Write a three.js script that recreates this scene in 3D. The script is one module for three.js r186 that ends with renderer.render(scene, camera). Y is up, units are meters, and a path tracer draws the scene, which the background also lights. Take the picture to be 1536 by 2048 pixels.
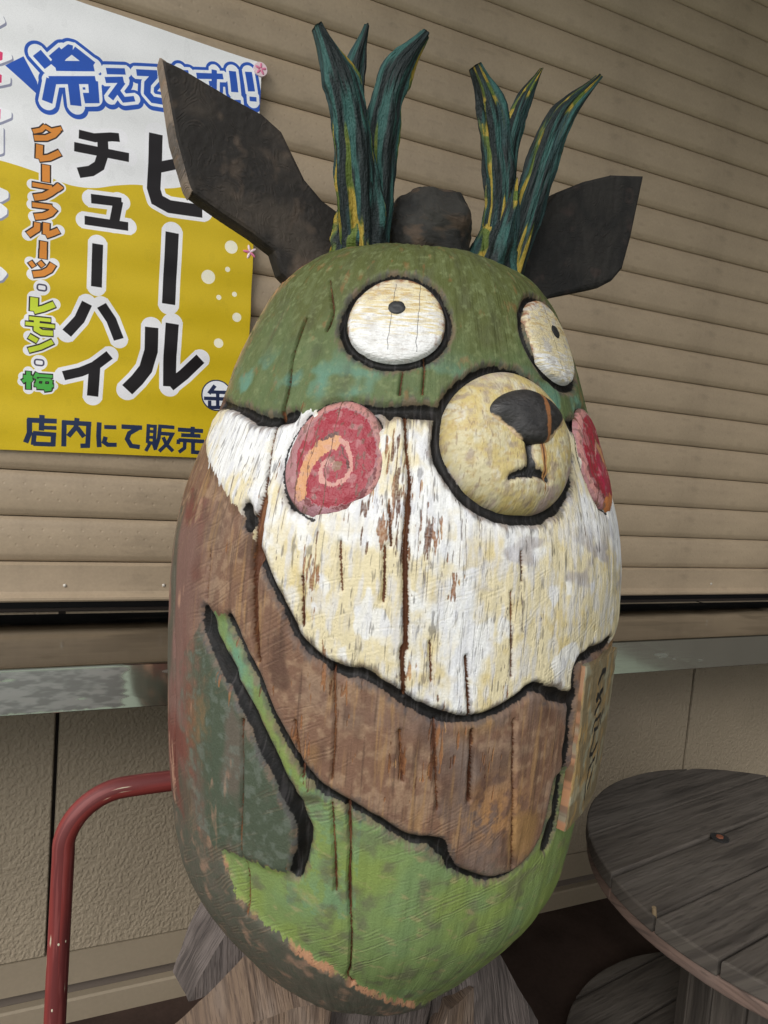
import * as THREE from 'three';
import { mergeGeometries, mergeVertices, toCreasedNormals } from 'three/addons/utils/BufferGeometryUtils.js';
import { ConvexGeometry } from 'three/addons/geometries/ConvexGeometry.js';
import { RoundedBoxGeometry } from 'three/addons/geometries/RoundedBoxGeometry.js';

// ---------------------------------------------------------------- camera, sky, sun, exposure
// x runs along the shop wall, z comes out of it towards the open yard, y is up, the porch floor is y = 0.
const scene = new THREE.Scene();
const camera = new THREE.PerspectiveCamera(70.46, 0.75, 0.02, 400);
camera.position.set(0, 1.05, 1.3096);
camera.rotation.order = 'YXZ';
camera.rotation.set(-0.07879, -0.42871, 0.07900);
scene.add(camera);

const renderer = new THREE.WebGLRenderer({ antialias: true });
renderer.setSize(768, 1024);
renderer.toneMapping = THREE.LinearToneMapping;
renderer.toneMappingExposure = 1.4;
renderer.shadowMap.enabled = true;

const SUN_DIR = new THREE.Vector3(-0.66, 0.55, 0.53).normalize();
{
  // an even bright overcast sky, a little brighter round the veiled sun
  const w = 128, h = 64, d = new Float32Array(w * h * 4);
  for (let j = 0; j < h; j++) for (let i = 0; i < w; i++) {
    const el = ((j + 0.5) / h - 0.5) * Math.PI, az = ((i + 0.5) / w - 0.5) * 2 * Math.PI;
    const x = Math.cos(el) * Math.cos(az), y = Math.sin(el), z = Math.cos(el) * Math.sin(az);
    const c = Math.max(0, x * SUN_DIR.x + y * SUN_DIR.y + z * SUN_DIR.z);
    const b = 0.74 + 0.20 * Math.max(0, y) + 0.40 * Math.pow(c, 4);
    const o = (j * w + i) * 4;
    d[o] = b * 0.98; d[o + 1] = b; d[o + 2] = b * 1.04; d[o + 3] = 1;
  }
  const sky = new THREE.DataTexture(d, w, h, THREE.RGBAFormat, THREE.FloatType);
  sky.mapping = THREE.EquirectangularReflectionMapping; sky.magFilter = THREE.LinearFilter; sky.needsUpdate = true;
  scene.background = sky; scene.environment = sky;
}
const sun = new THREE.DirectionalLight(new THREE.Color(1, 0.97, 0.93), 1.5);
sun.position.copy(SUN_DIR).multiplyScalar(8); sun.castShadow = true; sun.shadow.radius = 60;
sun.shadow.mapSize.set(2048, 2048);
Object.assign(sun.shadow.camera, { left: -4, right: 4, top: 4, bottom: -4, near: 0.5, far: 25 });
scene.add(sun); scene.add(sun.target);

// ---------------------------------------------------------------- helpers
function mulberry(seed) { let a = seed >>> 0; return () => { a = (a + 0x6D2B79F5) | 0; let t = Math.imul(a ^ (a >>> 15), 1 | a); t = (t + Math.imul(t ^ (t >>> 7), 61 | t)) ^ t; return ((t ^ (t >>> 14)) >>> 0) / 4294967296; }; }
const LAT = new Float32Array(65536); { const r = mulberry(7); for (let i = 0; i < 65536; i++) LAT[i] = r(); }
function vn(x, y) {
  const xi = Math.floor(x), yi = Math.floor(y); let fx = x - xi, fy = y - yi;
  fx = fx * fx * (3 - 2 * fx); fy = fy * fy * (3 - 2 * fy);
  const a = xi & 255, b = (xi + 1) & 255, c = (yi & 255) << 8, d = ((yi + 1) & 255) << 8;
  const p = LAT[c | a], q = LAT[c | b], r = LAT[d | a], s = LAT[d | b];
  return p + (q - p) * fx + (r + (s - r) * fx - p - (q - p) * fx) * fy;
}
const fbm = (x, y, n = 4) => { let v = 0, a = 0.5, k = 0; for (let i = 0; i < n; i++) { v += a * vn(x, y); k += a; x = x * 2.03 + 17.3; y = y * 2.03 + 9.1; a *= 0.5; } return v / k; };
const clamp = (v, a = 0, b = 1) => (v < a ? a : v > b ? b : v);
const sstep = (a, b, v) => { const t = clamp((v - a) / (b - a)); return t * t * (3 - 2 * t); };
const lerp = (a, b, t) => a + (b - a) * t;
const mixc = (a, b, t) => [a[0] + (b[0] - a[0]) * t, a[1] + (b[1] - a[1]) * t, a[2] + (b[2] - a[2]) * t];
const enc = (v) => 255 * (v <= 0.0031308 ? 12.92 * v : 1.055 * Math.pow(v, 1 / 2.4) - 0.055);
const ENC = new Uint8ClampedArray(4097); for (let i = 0; i <= 4096; i++) ENC[i] = Math.round(enc(i / 4096));
// colour texture from a function of pixel giving linear rgb
function colorTex(w, h, fn, repeat = true) {
  const d = new Uint8Array(w * h * 4);
  for (let j = 0, o = 0; j < h; j++) for (let i = 0; i < w; i++, o += 4) {
    const c = fn(i, j); d[o] = ENC[(clamp(c[0]) * 4096) | 0]; d[o + 1] = ENC[(clamp(c[1]) * 4096) | 0]; d[o + 2] = ENC[(clamp(c[2]) * 4096) | 0]; d[o + 3] = 255;
  }
  const t = new THREE.DataTexture(d, w, h); t.colorSpace = THREE.SRGBColorSpace; t.magFilter = THREE.LinearFilter; t.minFilter = THREE.LinearMipmapLinearFilter; t.generateMipmaps = true;
  if (repeat) t.wrapS = t.wrapT = THREE.MirroredRepeatWrapping; t.needsUpdate = true; return t;
}
function grayTex(w, h, fn, repeat = true) {
  const d = new Uint8Array(w * h * 4);
  for (let j = 0, o = 0; j < h; j++) for (let i = 0; i < w; i++, o += 4) { const v = clamp(fn(i, j)) * 255; d[o] = d[o + 1] = d[o + 2] = v; d[o + 3] = 255; }
  const t = new THREE.DataTexture(d, w, h); t.magFilter = THREE.LinearFilter; if (repeat) t.wrapS = t.wrapT = THREE.MirroredRepeatWrapping; t.needsUpdate = true; return t;
}
const taken = new Map();
function numbered(n) { const k = taken.get(n) ?? 0; taken.set(n, k + 1); return k ? n + '_' + String(k).padStart(3, '0') : n; }
function mesh(name, geo, mat, parent) {
  const m = new THREE.Mesh(geo, mat); m.name = parent ? name : numbered(name); m.castShadow = m.receiveShadow = true; (parent ?? scene).add(m); return m;
}
function thing(name, label, category, pos = [0, 0, 0], group) {
  const g = new THREE.Group(); g.name = numbered(name); g.position.set(...pos); g.userData = { label, category }; if (group) g.userData.group = group; scene.add(g); return g;
}
function tag(o, label, category, group) { Object.assign(o.userData, { label, category }); if (group) o.userData.group = group; return o; }
function structure(name, geo, mat) { const m = mesh(name, geo, mat); m.userData.kind = 'structure'; return m; }
// prism: closed profile in (y, z) swept along x, uv in metres
function sweepX(prof, x0, x1, steps = 1, crease = 0.6) {
  const pos = [], uv = [], idx = [], n = prof.length; let arc = 0;
  for (let k = 0; k <= n; k++) {
    const p = prof[k % n]; if (k) { const q = prof[k - 1]; arc += Math.hypot(p[0] - q[0], p[1] - q[1]); }
    for (let s = 0; s <= steps; s++) { const x = lerp(x0, x1, s / steps); pos.push(x, p[0], p[1]); uv.push(x, arc); }
  }
  const st = steps + 1;
  for (let k = 0; k < n; k++) for (let s = 0; s < steps; s++) { const a = k * st + s, b = a + 1, c = a + st, d = c + 1; idx.push(a, b, d, a, d, c); }
  const tri = THREE.ShapeUtils.triangulateShape(prof.map((p) => new THREE.Vector2(p[1], p[0])), []);
  for (const [x, flip] of [[x0, 0], [x1, 1]]) { const b0 = pos.length / 3; for (const p of prof) { pos.push(x, p[0], p[1]); uv.push(p[1], p[0]); } for (const t of tri) idx.push(b0 + t[0], b0 + t[flip ? 2 : 1], b0 + t[flip ? 1 : 2]); }
  const g = new THREE.BufferGeometry(); g.setAttribute('position', new THREE.Float32BufferAttribute(pos, 3)); g.setAttribute('uv', new THREE.Float32BufferAttribute(uv, 2)); g.setIndex(idx);
  return toCreasedNormals(g, crease);
}
function boxUV(g, k = 1) { // planar uv in metres by dominant normal
  const q = g.index ? g.toNonIndexed() : g, p = q.attributes.position, n = q.attributes.normal, uv = new Float32Array(p.count * 2);
  for (let i = 0; i < p.count; i++) {
    const ax = Math.abs(n.getX(i)), ay = Math.abs(n.getY(i)), az = Math.abs(n.getZ(i)); let u, v;
    if (ay >= ax && ay >= az) { u = p.getX(i); v = p.getZ(i); } else if (ax >= az) { u = p.getZ(i); v = p.getY(i); } else { u = p.getX(i); v = p.getY(i); }
    uv[2 * i] = u * k; uv[2 * i + 1] = v * k;
  }
  q.setAttribute('uv', new THREE.BufferAttribute(uv, 2)); return q;
}
function box(w, h, d, x, y, z, r = 0.003) { const g = new RoundedBoxGeometry(w, h, d, 2, Math.min(r, w / 2.1, h / 2.1, d / 2.1)); g.translate(x, y, z); return boxUV(g); }
// Catmull-Rom through points
function curve(pts, per = 10) {
  const o = [], n = pts.length;
  for (let i = 0; i < n - 1; i++) {
    const p0 = pts[Math.max(i - 1, 0)], p1 = pts[i], p2 = pts[i + 1], p3 = pts[Math.min(i + 2, n - 1)];
    for (let s = 0; s < per; s++) { const t = s / per, t2 = t * t, t3 = t2 * t; o.push([0, 1].map((k) => 0.5 * (2 * p1[k] + (p2[k] - p0[k]) * t + (2 * p0[k] - 5 * p1[k] + 4 * p2[k] - p3[k]) * t2 + (3 * p1[k] - p0[k] - 3 * p2[k] + p3[k]) * t3))); }
  }
  o.push(pts[n - 1]); return o;
}
// outlines measured on the figure (angle in degrees from its front, height in mm) and on the poster (mm)
const FACE_LINE = [[-97.3,1091],[-76.1,1083],[-65.2,1074],[-59.8,1072],[-53.7,1078],[-46.9,1083],[-35.6,1088],[-27.1,1088],[-19.8,1089],[-12,1091],[0,1092],[24,1092],[60,1092],[97,1091],[120,1085]];
const HEAD_LEFT = [[-95.5,1099],[-100.0,1127],[-100.1,1155],[-99.9,1182],[-97.9,1209],[-94.6,1226],[-91.0,1234]];
const WHITE_LEFT = [[-94.3,1072],[-90.0,1046],[-77.8,1025],[-67.3,1005],[-61.5,990],[-57.9,982]];
const BELLY_LINE = [[-58.0,984],[-54.0,960],[-50.1,936],[-46.0,913],[-43.0,894],[-38.5,879],[-33.4,870],[-29.6,870],[-25.4,861],[-20.3,848],[-14.2,838],[-7.9,835],[-1.5,842],[3.7,852],[6.1,859],[9.5,855],[13.1,848],[18.3,842]];
const SIGN_TOP = [[20.3,840],[19.0,872],[25.7,881],[36.9,882]];
const SLIT_A = [[-68.3,895],[-67.4,878],[-64.9,865],[-60.3,844],[-54.9,818],[-50.8,795],[-46.9,772],[-43.2,748],[-40.7,727],[-40.0,709],[-41.5,679]];
const SLIT_B = [[-60.8,896],[-55.6,867],[-51.4,844],[-48.0,820],[-44.9,801],[-41.3,782],[-37.3,765],[-34.7,760],[-30.5,753],[-24.2,740],[-17.7,725],[-12.4,722],[-10.0,713],[-7.8,698],[-2.1,684],[3.4,677],[10.5,681],[16.0,700],[18.0,733],[18.3,762]];
const SLEEVE = [[-68.2,889],[-64.6,863],[-57.9,831],[-50.8,795],[-45.6,762],[-40.9,727],[-40.3,704],[-41.7,679],[-46.3,675],[-52.9,678],[-60.5,674],[-65.0,673],[-67.2,695],[-67.2,765],[-68.2,835],[-68.8,872]];
const SIGN_LEFT = [[19.9,841],[20.4,804],[21.2,774],[21.9,738],[22.0,704]];
const RIM = [[-62.2,674],[-60.4,656],[-57.9,634],[-50.8,616],[-41.8,600],[-34.5,582],[-25.4,552],[-11.2,515],[6.5,485],[10,425],[40,425],[90,440],[120,450]];
const CRACKS = [[3.6,[[-60.0,1169],[-59.6,1132],[-57.9,1101],[-57.7,1071],[-57.2,1051],[-55.5,1020],[-54.5,994]]],[8,[[-54.9,1003],[-54.6,968],[-54.5,938],[-53.2,895],[-51.9,866]]],[2.2,[[-56.4,989],[-54.6,973]]],[3.2,[[-25.7,1083],[-24.8,1055],[-23.7,1031],[-23.6,1006],[-23.5,974],[-22.1,900],[-22.6,892],[-21.6,855]]],[1.6,[[-27.5,976],[-27.0,948],[-26.9,932]]],[1.5,[[-27.3,1009],[-26.3,977]]],[2.2,[[-10.1,890],[-9.2,864],[-8.2,837]]],[2.8,[[-30.8,753],[-29.9,717],[-29.5,675],[-28.3,624],[-28.3,582],[-29.0,569],[-27.4,559]]],[1.4,[[-55.8,808],[-55.1,753],[-55.7,694],[-54.4,656],[-54.6,618]]],[1.2,[[2.5,831],[4.2,775],[8.0,686]]],[1.6,[[-22.3,1153],[-21.6,1130],[-21.8,1104]]],[1.6,[[-27.2,1124],[-27.4,1102]]],[1.4,[[-15.1,834],[-13.9,790],[-12.6,754]]],[2.2,[[-7.1,825],[-6.5,789],[-5.9,761]]],[1.2,[[-34.3,751],[-33.2,710],[-32.4,668]]],[1.6,[[-35.6,873],[-34.4,822],[-34.4,774]]],[1.4,[[-42.9,821],[-41.4,786],[-40.9,769]]],[1.6,[[-21.8,824],[-20.4,780]]],[1.5,[[-43.0,945],[-41.9,904]]],[1.4,[[-36.2,977],[-34.8,937]]],[1.4,[[-56.3,1209],[-50.7,1178],[-50.6,1158]]],[1.2,[[-1.6,945],[0.3,871]]],[1.3,[[-17.5,902],[-16.6,868]]],[1.3,[[0.6,978],[1.0,953]]],[1.4,[[-89.2,923],[-82.9,791],[-85.2,703]]],[1.2,[[-69.2,951],[-68.0,906]]]];
const WEAR = [[-25.2,1002,66,1],[-34.2,962,66,0.75],[-51.3,1004,28,0.5],[-40.6,844,33,1],[-35.7,830,50,0.8],[-21.6,815,61,0.75],[-8.0,798,50,0.6],[-54.0,850,33,0.6],[-56.6,959,22,0.6],[-30.3,918,61,0.35],[-14.6,960,50,0.3],[-55.0,1047,33,0.3],[-45.3,981,33,0.6],[-45.1,699,22,0.1]];
const POSTER_BLACK = [[21.5,344,204,345,254,345,292,351,309,371,316,425,313],[16.7,350,257,380,244,405,228],[9.0,389,202,397,218],[9.0,404,194,413,210],[13.8,228,234,251,234,276,226,288,224],[13.8,222,255,304,252],[16.1,263,233,265,255,260,275,248,286,230,293],[14.3,250,329,296,325],[14.9,291,324,286,362],[13.8,242,364,308,361],[21.5,378,357,378,476],[16.4,263,398,264,466],[16.1,251,494,241,521,223,546],[16.1,273,494,289,515,302,545],[14.9,289,572,267,593,246,605,221,614],[17.3,267,595,266,642],[21.5,353,518,354,557,347,588,334,608,319,626],[21.5,386,507,385,562,387,613],[19.1,387,612,410,590,436,560]];
const POSTER_ORANGE = [[6.7,180,234,174,242,163,247],[6.2,179,235,189,239,203,232],[8.4,199,235,192,245,182,252,165,256],[10.1,173,264,173,285],[9.0,173,285,187,280,202,269],[11.2,183,292,184,318],[6.7,165,326,193,325],[9.5,202,322,191,333,182,340,168,345],[5.0,197,324,201,319,206,322,202,326,197,324],[7.3,166,356,194,354],[9.5,198,355,192,364,183,370,170,374],[9.0,174,382,174,392,162,403],[9.5,187,380,187,398],[9.0,187,399,196,394,205,388],[10.1,184,409,184,430],[10.8,184,422,184,435],[6.6,166,443,172,450],[7.2,179,441,185,447],[9.6,199,441,194,451,185,458,171,462]];
const POSTER_LIME = [[11.4,174,497,174,518],[9.6,174,518,188,512,203,503],[6.0,168,530,199,529],[6.0,163,539,205,538],[8.4,179,530,179,546,187,550,203,549],[7.8,169,558,181,564],[7.8,169,580,186,573,203,562]];
const POSTER_GREEN = [[6.0,163,622,176,622],[6.6,170,613,171,641],[5.4,170,624,162,630],[5.4,172,625,176,628],[5.4,183,614,179,623],[4.8,182,618,205,617],[5.0,184,623,182,636],[5.0,185,624,203,623],[5.0,203,623,202,638,194,640],[4.8,179,633,207,632],[4.8,183,637,203,636],[4.3,193,622,192,636]];
const POSTER_DOTS = [[184.3,480.3],[184.8,597.2]];
const POSTER_NAVY = [[7.9,171,690,214,688],[7.9,192,680,192,705],[7.9,174,688,175,710,170,726],[6.2,193,700,214,699],[7.1,182,709,181,729],[7.1,180,710,214,710],[7.5,210,709,210,729],[7.1,181,727,211,726],[7.5,225,686,226,728],[7.5,222,689,266,688],[7.5,262,687,262,724,251,725],[7.5,244,680,243,695,232,711],[7.5,245,696,256,710],[7.5,278,684,278,706,280,725],[6.7,286,691,305,690],[7.1,289,707,287,716,293,720,307,719],[7.5,313,688,346,687],[7.5,340,688,326,698,323,708,330,719,344,720],[5.8,356,680,356,712],[5.8,367,680,367,712],[5.4,356,683,367,683],[5.0,356,692,367,692],[5.0,356,702,367,702],[5.4,356,711,368,712],[5.8,360,713,354,726],[5.8,366,713,370,723],[6.2,372,682,399,682],[6.2,375,683,374,702,369,722],[6.2,377,694,396,694,389,710,376,725],[6.2,381,700,387,712,399,723],[7.1,405,685,448,684],[7.1,430,678,430,694],[6.7,411,694,444,693],[6.2,407,702,407,710],[6.7,407,703,451,702],[6.2,418,706,418,716,409,724],[6.7,432,705,433,722,452,722]];
const POSTER_BLUE = [[15.7,164,129,181,144],[16.4,201,117,187,134],[13.5,214,111,244,126],[14.9,190,141,245,126],[13.5,188,142,200,122,210,111,214,111],[12.0,183,165,249,146],[14.9,186,163,181,197],[16.4,216,155,222,192],[14.9,245,148,248,174,233,178],[9.1,264,128,292,121],[9.1,263,142,290,134],[9.4,289,137,272,168],[8.3,283,155,292,165,308,159],[9.4,309,118,341,111],[10.5,338,114,327,130,327,145,336,153,357,151],[8.3,362,104,390,97],[8.3,362,115,390,108],[8.3,375,95,377,132],[8.0,376,127,367,133,372,136,388,130],[9.1,403,98,446,88],[8.7,431,81,433,115,426,127],[8.0,424,105,432,103],[12.0,461,75,467,108],[12.0,472,119,473,124],[12.0,488,69,495,100],[12.0,498,108,499,115]];
const POSTER_SPIKE = [122,160,146,139,166,172,170,192];
const POSTER_WAVE = [83,301,120,300,170,306,209,314,231,315,257,311,287,300,321,291,361,288,404,273,464,238,526,212];
const POSTER_BUBBLES = [[477.3,363.1,11.1],[441.2,419.9,11.7],[473.1,402.0,4.4],[461.2,451.3,4.4],[488.0,441.7,4.4],[494.3,480.7,7.9],[465.6,529.2,8.2]];
const POSTER_BADGE = [468.2,619.7,26.2];
const POSTER_BADGE_MARKS = [[6.6,464,603,454,618],[6.0,455,615,484,613],[6.0,446,627,491,624],[6.0,469,613,471,640],[6.0,456,630,457,642],[6.0,457,642,485,639],[6.0,485,628,485,639]];
const POSTER_EDGE = [[0,105,86,113,91,116,97,106,106],[1,103,135,114,141,126,143,127,146,115,155,104,161],[1,104,168,116,175,126,177,126,182,116,187,104,192],[1,106,223,117,225,129,227,129,232,118,240,106,247],[0,110,254,119,253,120,286,112,290],[1,109,340,121,344,129,346,129,351,122,357,110,362],[0,110,364,122,367,128,371,128,376,122,382,111,386],[0,113,460,125,462,131,467,126,475,114,480]];
const POSTER_CORNERS = [[509.3,48.9],[221.2,35.0],[516.5,481.9],[432.4,731.4],[134.1,739.0]];
const MAGNETS = [[507.9,60.4],[510.2,365.8]];
// ---------------------------------------------------------------- setting
const std = (o) => new THREE.MeshStandardMaterial(o);
const rgb = (r, g, b) => new THREE.Color().setRGB(r, g, b);

// textures of the surroundings
const grime = colorTex(1024, 1024, (i, j) => { const a = fbm(i / 90, j / 34, 4), b = vn(i / 2.2, j / 2.2); const k = 0.88 + 0.26 * (a - 0.5) + 0.10 * b - 0.05 * sstep(0.5, 0.8, fbm(i / 22 + 7, j / 200, 3)) - 0.09 * sstep(0.68, 0.8, fbm(i / 40, j / 9 + 40, 3)); return [0.365 * k, 0.28 * k, 0.188 * k]; });
grime.repeat.set(0.8, 0.8);
const slatBump = grayTex(1024, 256, (i, j) => { // rows of small embossed pips; 0.24 m wide, one slat high
  let v = 0.45 + 0.05 * vn(i / 5, j / 5);
  for (let r = 0; r < 3; r++) { const cy = 90 + r * 38, off = r % 2 ? 64 : 0; const dx = ((i + off + r * 17) % 128) - 64, dy = j - cy; const q = (dx * dx) / 110 + (dy * dy) / 60; if (q < 1) v += 0.4 * (1 - q); }
  return v;
});
slatBump.wrapS = slatBump.wrapT = THREE.RepeatWrapping; slatBump.repeat.set(4.17, 11.8);
const shutterMat = std({ map: grime, bumpMap: slatBump, bumpScale: 0.0009, roughness: 0.55 });
const shutterPlain = std({ map: grime, roughness: 0.5 });

const H0 = 1.05, SHUT0 = 0.829, PITCH = 0.075, XW0 = -0.7, XW1 = 3.4;
{
  const t = thing('roller_shutter', 'beige steel roller shutter of horizontal slats above the counter', 'shutter', [0, SHUT0 - 0.065, 0]);
  const y0 = -(SHUT0 - 0.065);
  const slat = sweepX([[0.0006, -0.014], [0.0006, -0.0068], [0.0022, -0.0040], [0.0050, -0.0018], [0.009, -0.0001], [0.015, 0.0013], [0.023, 0.0025], [0.032, 0.003], [0.044, 0.003], [0.053, 0.0024], [0.060, 0.0012], [0.0655, -0.0004], [0.070, -0.0026], [0.073, -0.0050], [0.0742, -0.0070], [0.0742, -0.014]].map((p) => [p[0], p[1]]).reverse(), XW0, XW1, 1, 0.5);
  for (let k = 0; k < 20; k++) { const m = mesh('slat', slat, shutterMat, t); m.position.set(0, 0.065 + k * PITCH, 0); }
  const bar = mesh('bottom_bar', sweepX([[0, -0.016], [0, 0.010], [0.003, 0.0125], [0.007, 0.0125], [0.010, 0.009], [0.016, 0.004], [0.022, 0.0035], [0.060, 0.0035], [0.0645, -0.002], [0.0645, -0.016]].reverse(), XW0, XW1, 1, 0.5), shutterPlain, t);
  for (const x of [-0.64, 0.022, 0.182, 0.86, 1.52, 2.2]) { const g = new THREE.SphereGeometry(0.0032, 10, 6); g.scale(1, 1, 0.7); g.translate(x, 0.026, 0.0035); mesh('rivet', g, std({ color: rgb(0.5, 0.46, 0.4), roughness: 0.35, metalness: 0.3 }), bar); }
  mesh('sill_seal', box(XW1 - XW0, 0.030, 0.03, (XW0 + XW1) / 2, -0.013, -0.045, 0.004), std({ color: rgb(0.006, 0.006, 0.007), roughness: 0.8 }), t);
}
{
  // the wall under the counter: wide panels with an orange-peel face, dark joints and a plain base board
  const peel = grayTex(512, 512, (i, j) => { const a = fbm(i / 4.6 + 40, j / 6, 2); return sstep(0.25, 0.75, a) * 0.85 + 0.15 * vn(i / 3, j / 3); });
  peel.repeat.set(2.4, 2.4);
  const sidingMap = colorTex(512, 512, (i, j) => { const k = 0.9 + 0.18 * (fbm(i / 60, j / 80, 3) - 0.5) + 0.07 * vn(i / 2, j / 2); return [0.30 * k, 0.243 * k, 0.168 * k]; });
  const siding = std({ map: sidingMap, bumpMap: peel, bumpScale: 0.0011, roughness: 0.7 }), plain = std({ map: sidingMap, roughness: 0.6 });
  const t = thing('siding_wall', 'beige textured panel wall under the steel counter', 'wall', [0, 0, -0.03]);
  const pw = 0.742;
  for (let x = 0.02 - 3 * pw; x < XW1; x += pw) { const m = mesh('panel', box(pw - 0.0055, 0.61, 0.022, 0, 0, 0, 0.003), siding, t); m.position.set(x + pw / 2, 0.435, 0.017); }
  mesh('joint_backing', box(XW1 - XW0, 0.62, 0.008, (XW0 + XW1) / 2, 0.435, 0.0, 0.001), std({ color: rgb(0.045, 0.035, 0.028), roughness: 0.9 }), t);
  const b1 = mesh('base_board', sweepX([[0.068, -0.01], [0.068, 0.028], [0.1295, 0.029], [0.1295, -0.01]].reverse(), XW0, XW1), plain, t);
  mesh('base_groove', box(XW1 - XW0, 0.024, 0.012, (XW0 + XW1) / 2, 0.0555, 0.010, 0.001), std({ color: rgb(0.12, 0.095, 0.075), roughness: 0.8 }), t);
  mesh('base_flashing', sweepX([[0.0, -0.01], [0.0, 0.034], [0.040, 0.034], [0.043, 0.030], [0.043, -0.01]].reverse(), XW0, XW1), plain, t);
  // the rest of the front, above the shutter and out of the picture
  mesh('upper_wall', box(XW1 - XW0, 0.5, 0.04, (XW0 + XW1) / 2, 2.56, 0.03, 0.003), plain, t);
  mesh('core', box(XW1 - XW0, 2.8, 0.1, (XW0 + XW1) / 2, 1.4, -0.08, 0.003), plain, t);
}
{
  // porch roof and the end wall beside it, both out of the picture: they shade the place from above and from the right
  const roofMat = std({ color: rgb(0.14, 0.115, 0.09), roughness: 0.8 });
  const t = thing('porch_roof', 'dull brown boarded porch roof over the shop front', 'roof', [0, 2.95, 0]);
  for (let k = 0; k < 9; k++) mesh('roof_board', box(XW1 - XW0 + 0.6, 0.03, 0.196, (XW0 + XW1) / 2, 0.015, 0.1 + k * 0.2, 0.004), roofMat, t);
  mesh('fascia', box(XW1 - XW0 + 0.6, 0.16, 0.03, (XW0 + XW1) / 2, -0.03, 1.825, 0.004), roofMat, t);
  const e = thing('neighbour_wall', 'dark boarded wall of the house next door beyond the table', 'wall', [3.45, -0.12, 0]);
  for (let k = 0; k < 24; k++) mesh('board', box(0.03, 3.6, 0.246, 0.02, 1.8, 0.15 + k * 0.25, 0.004), std({ color: rgb(0.09, 0.08, 0.065), roughness: 0.85 }), e);
}
const floorMap = colorTex(512, 512, (i, j) => { const k = 0.6 + 0.9 * fbm(i / 40, j / 40, 4) + 0.25 * vn(i / 2, j / 2) - 0.1; return [0.042 * k, 0.027 * k, 0.021 * k]; });
{
  const g = new THREE.BoxGeometry(XW1 - XW0 + 1, 0.12, 1.75); g.translate((XW0 + XW1) / 2, -0.06, 0.845); structure('porch_floor', boxUV(g), new THREE.MeshPhysicalMaterial({ map: floorMap, roughness: 0.85, specularIntensity: 0.3 }));
  const gg = new THREE.PlaneGeometry(300, 300); gg.rotateX(-Math.PI / 2);
  structure('ground', gg, std({ map: (() => { const t = colorTex(512, 512, (i, j) => { const k = 0.8 + 0.4 * fbm(i / 20, j / 20, 4); return [0.21 * k, 0.245 * k, 0.185 * k]; }); t.repeat.set(150, 150); return t; })(), roughness: 0.95 })).position.y = -0.124;
}
{
  // folded stainless counter
  const N = 2048, XR = XW1 - XW0, patchy = (x, y) => sstep(-0.10, -0.075, x + 0.02 * vn(1, y * 90)) * sstep(0.102, 0.092, x + 0.012 * (vn(3, y * 240) - 0.5)) * sstep(0.004, 0.007, y + 0.004 * vn(x * 200, 2)) * sstep(0.060, 0.056, y) * sstep(0.30, 0.50, fbm(x * 46, y * 170 + 5, 3) + 0.18); // old tape residue
  const lipUV = (i, j) => [XW0 + (i + 0.5) / N * XR, (j + 0.5) / 128 * 0.0622];
  const lipRough = grayTex(N, 128, (i, j) => { const [x, y] = lipUV(i, j); return 0.07 + 0.05 * vn(x * 30, y * 600) + 0.34 * patchy(x, y) + 0.25 * sstep(0.70, 0.76, fbm(x * 14 + 40, y * 60, 3)); }, false);
  const lipMap = colorTex(N, 128, (i, j) => { const [x, y] = lipUV(i, j), p = patchy(x, y); return mixc([0.74, 0.74, 0.71], mixc([0.34, 0.33, 0.32], [0.50, 0.48, 0.47], sstep(0.4, 0.7, fbm(x * 60, y * 200, 3))), p); }, false);
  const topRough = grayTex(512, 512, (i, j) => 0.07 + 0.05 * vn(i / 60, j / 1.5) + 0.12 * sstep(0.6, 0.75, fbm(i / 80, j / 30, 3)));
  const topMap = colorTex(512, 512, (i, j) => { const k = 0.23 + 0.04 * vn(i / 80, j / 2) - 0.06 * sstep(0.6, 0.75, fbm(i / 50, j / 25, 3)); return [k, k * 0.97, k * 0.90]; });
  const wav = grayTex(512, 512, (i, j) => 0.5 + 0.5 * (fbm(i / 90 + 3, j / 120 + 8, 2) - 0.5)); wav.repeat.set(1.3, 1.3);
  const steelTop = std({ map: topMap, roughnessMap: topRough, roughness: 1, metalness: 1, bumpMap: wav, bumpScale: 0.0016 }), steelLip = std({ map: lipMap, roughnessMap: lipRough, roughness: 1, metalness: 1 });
  const t = thing('steel_counter', 'scratched stainless steel counter shelf below the shutter', 'counter', [0, 0.678, 0]);
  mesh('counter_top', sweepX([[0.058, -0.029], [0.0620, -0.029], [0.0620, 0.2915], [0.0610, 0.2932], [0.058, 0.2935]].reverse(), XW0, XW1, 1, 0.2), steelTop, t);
  const lg = sweepX([[0.0, 0.2905], [0.0, 0.2945], [0.0008, 0.295], [0.0598, 0.295], [0.0598, 0.2937], [0.0575, 0.2930], [0.002, 0.2915], [0.002, 0.27], [0, 0.27]].reverse(), XW0, XW1, 24, 0.9);
  { const pp = lg.attributes.position, uv = lg.attributes.uv; for (let i = 0; i < pp.count; i++) { uv.setXY(i, (pp.getX(i) - XW0) / XR, clamp(pp.getY(i) / 0.0622)); pp.setZ(i, pp.getZ(i) + 0.0007 * Math.sin(pp.getX(i) * 9) * (1 - pp.getY(i) / 0.07)); } lg.computeVertexNormals(); }
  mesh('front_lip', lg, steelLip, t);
  for (const x of [-0.5, 0.42, 2.3]) mesh('bracket', box(0.03, 0.2, 0.24, x, -0.045, 0.12, 0.003), std({ color: rgb(0.3, 0.3, 0.3), metalness: 1, roughness: 0.5 }), t);
}
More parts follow.
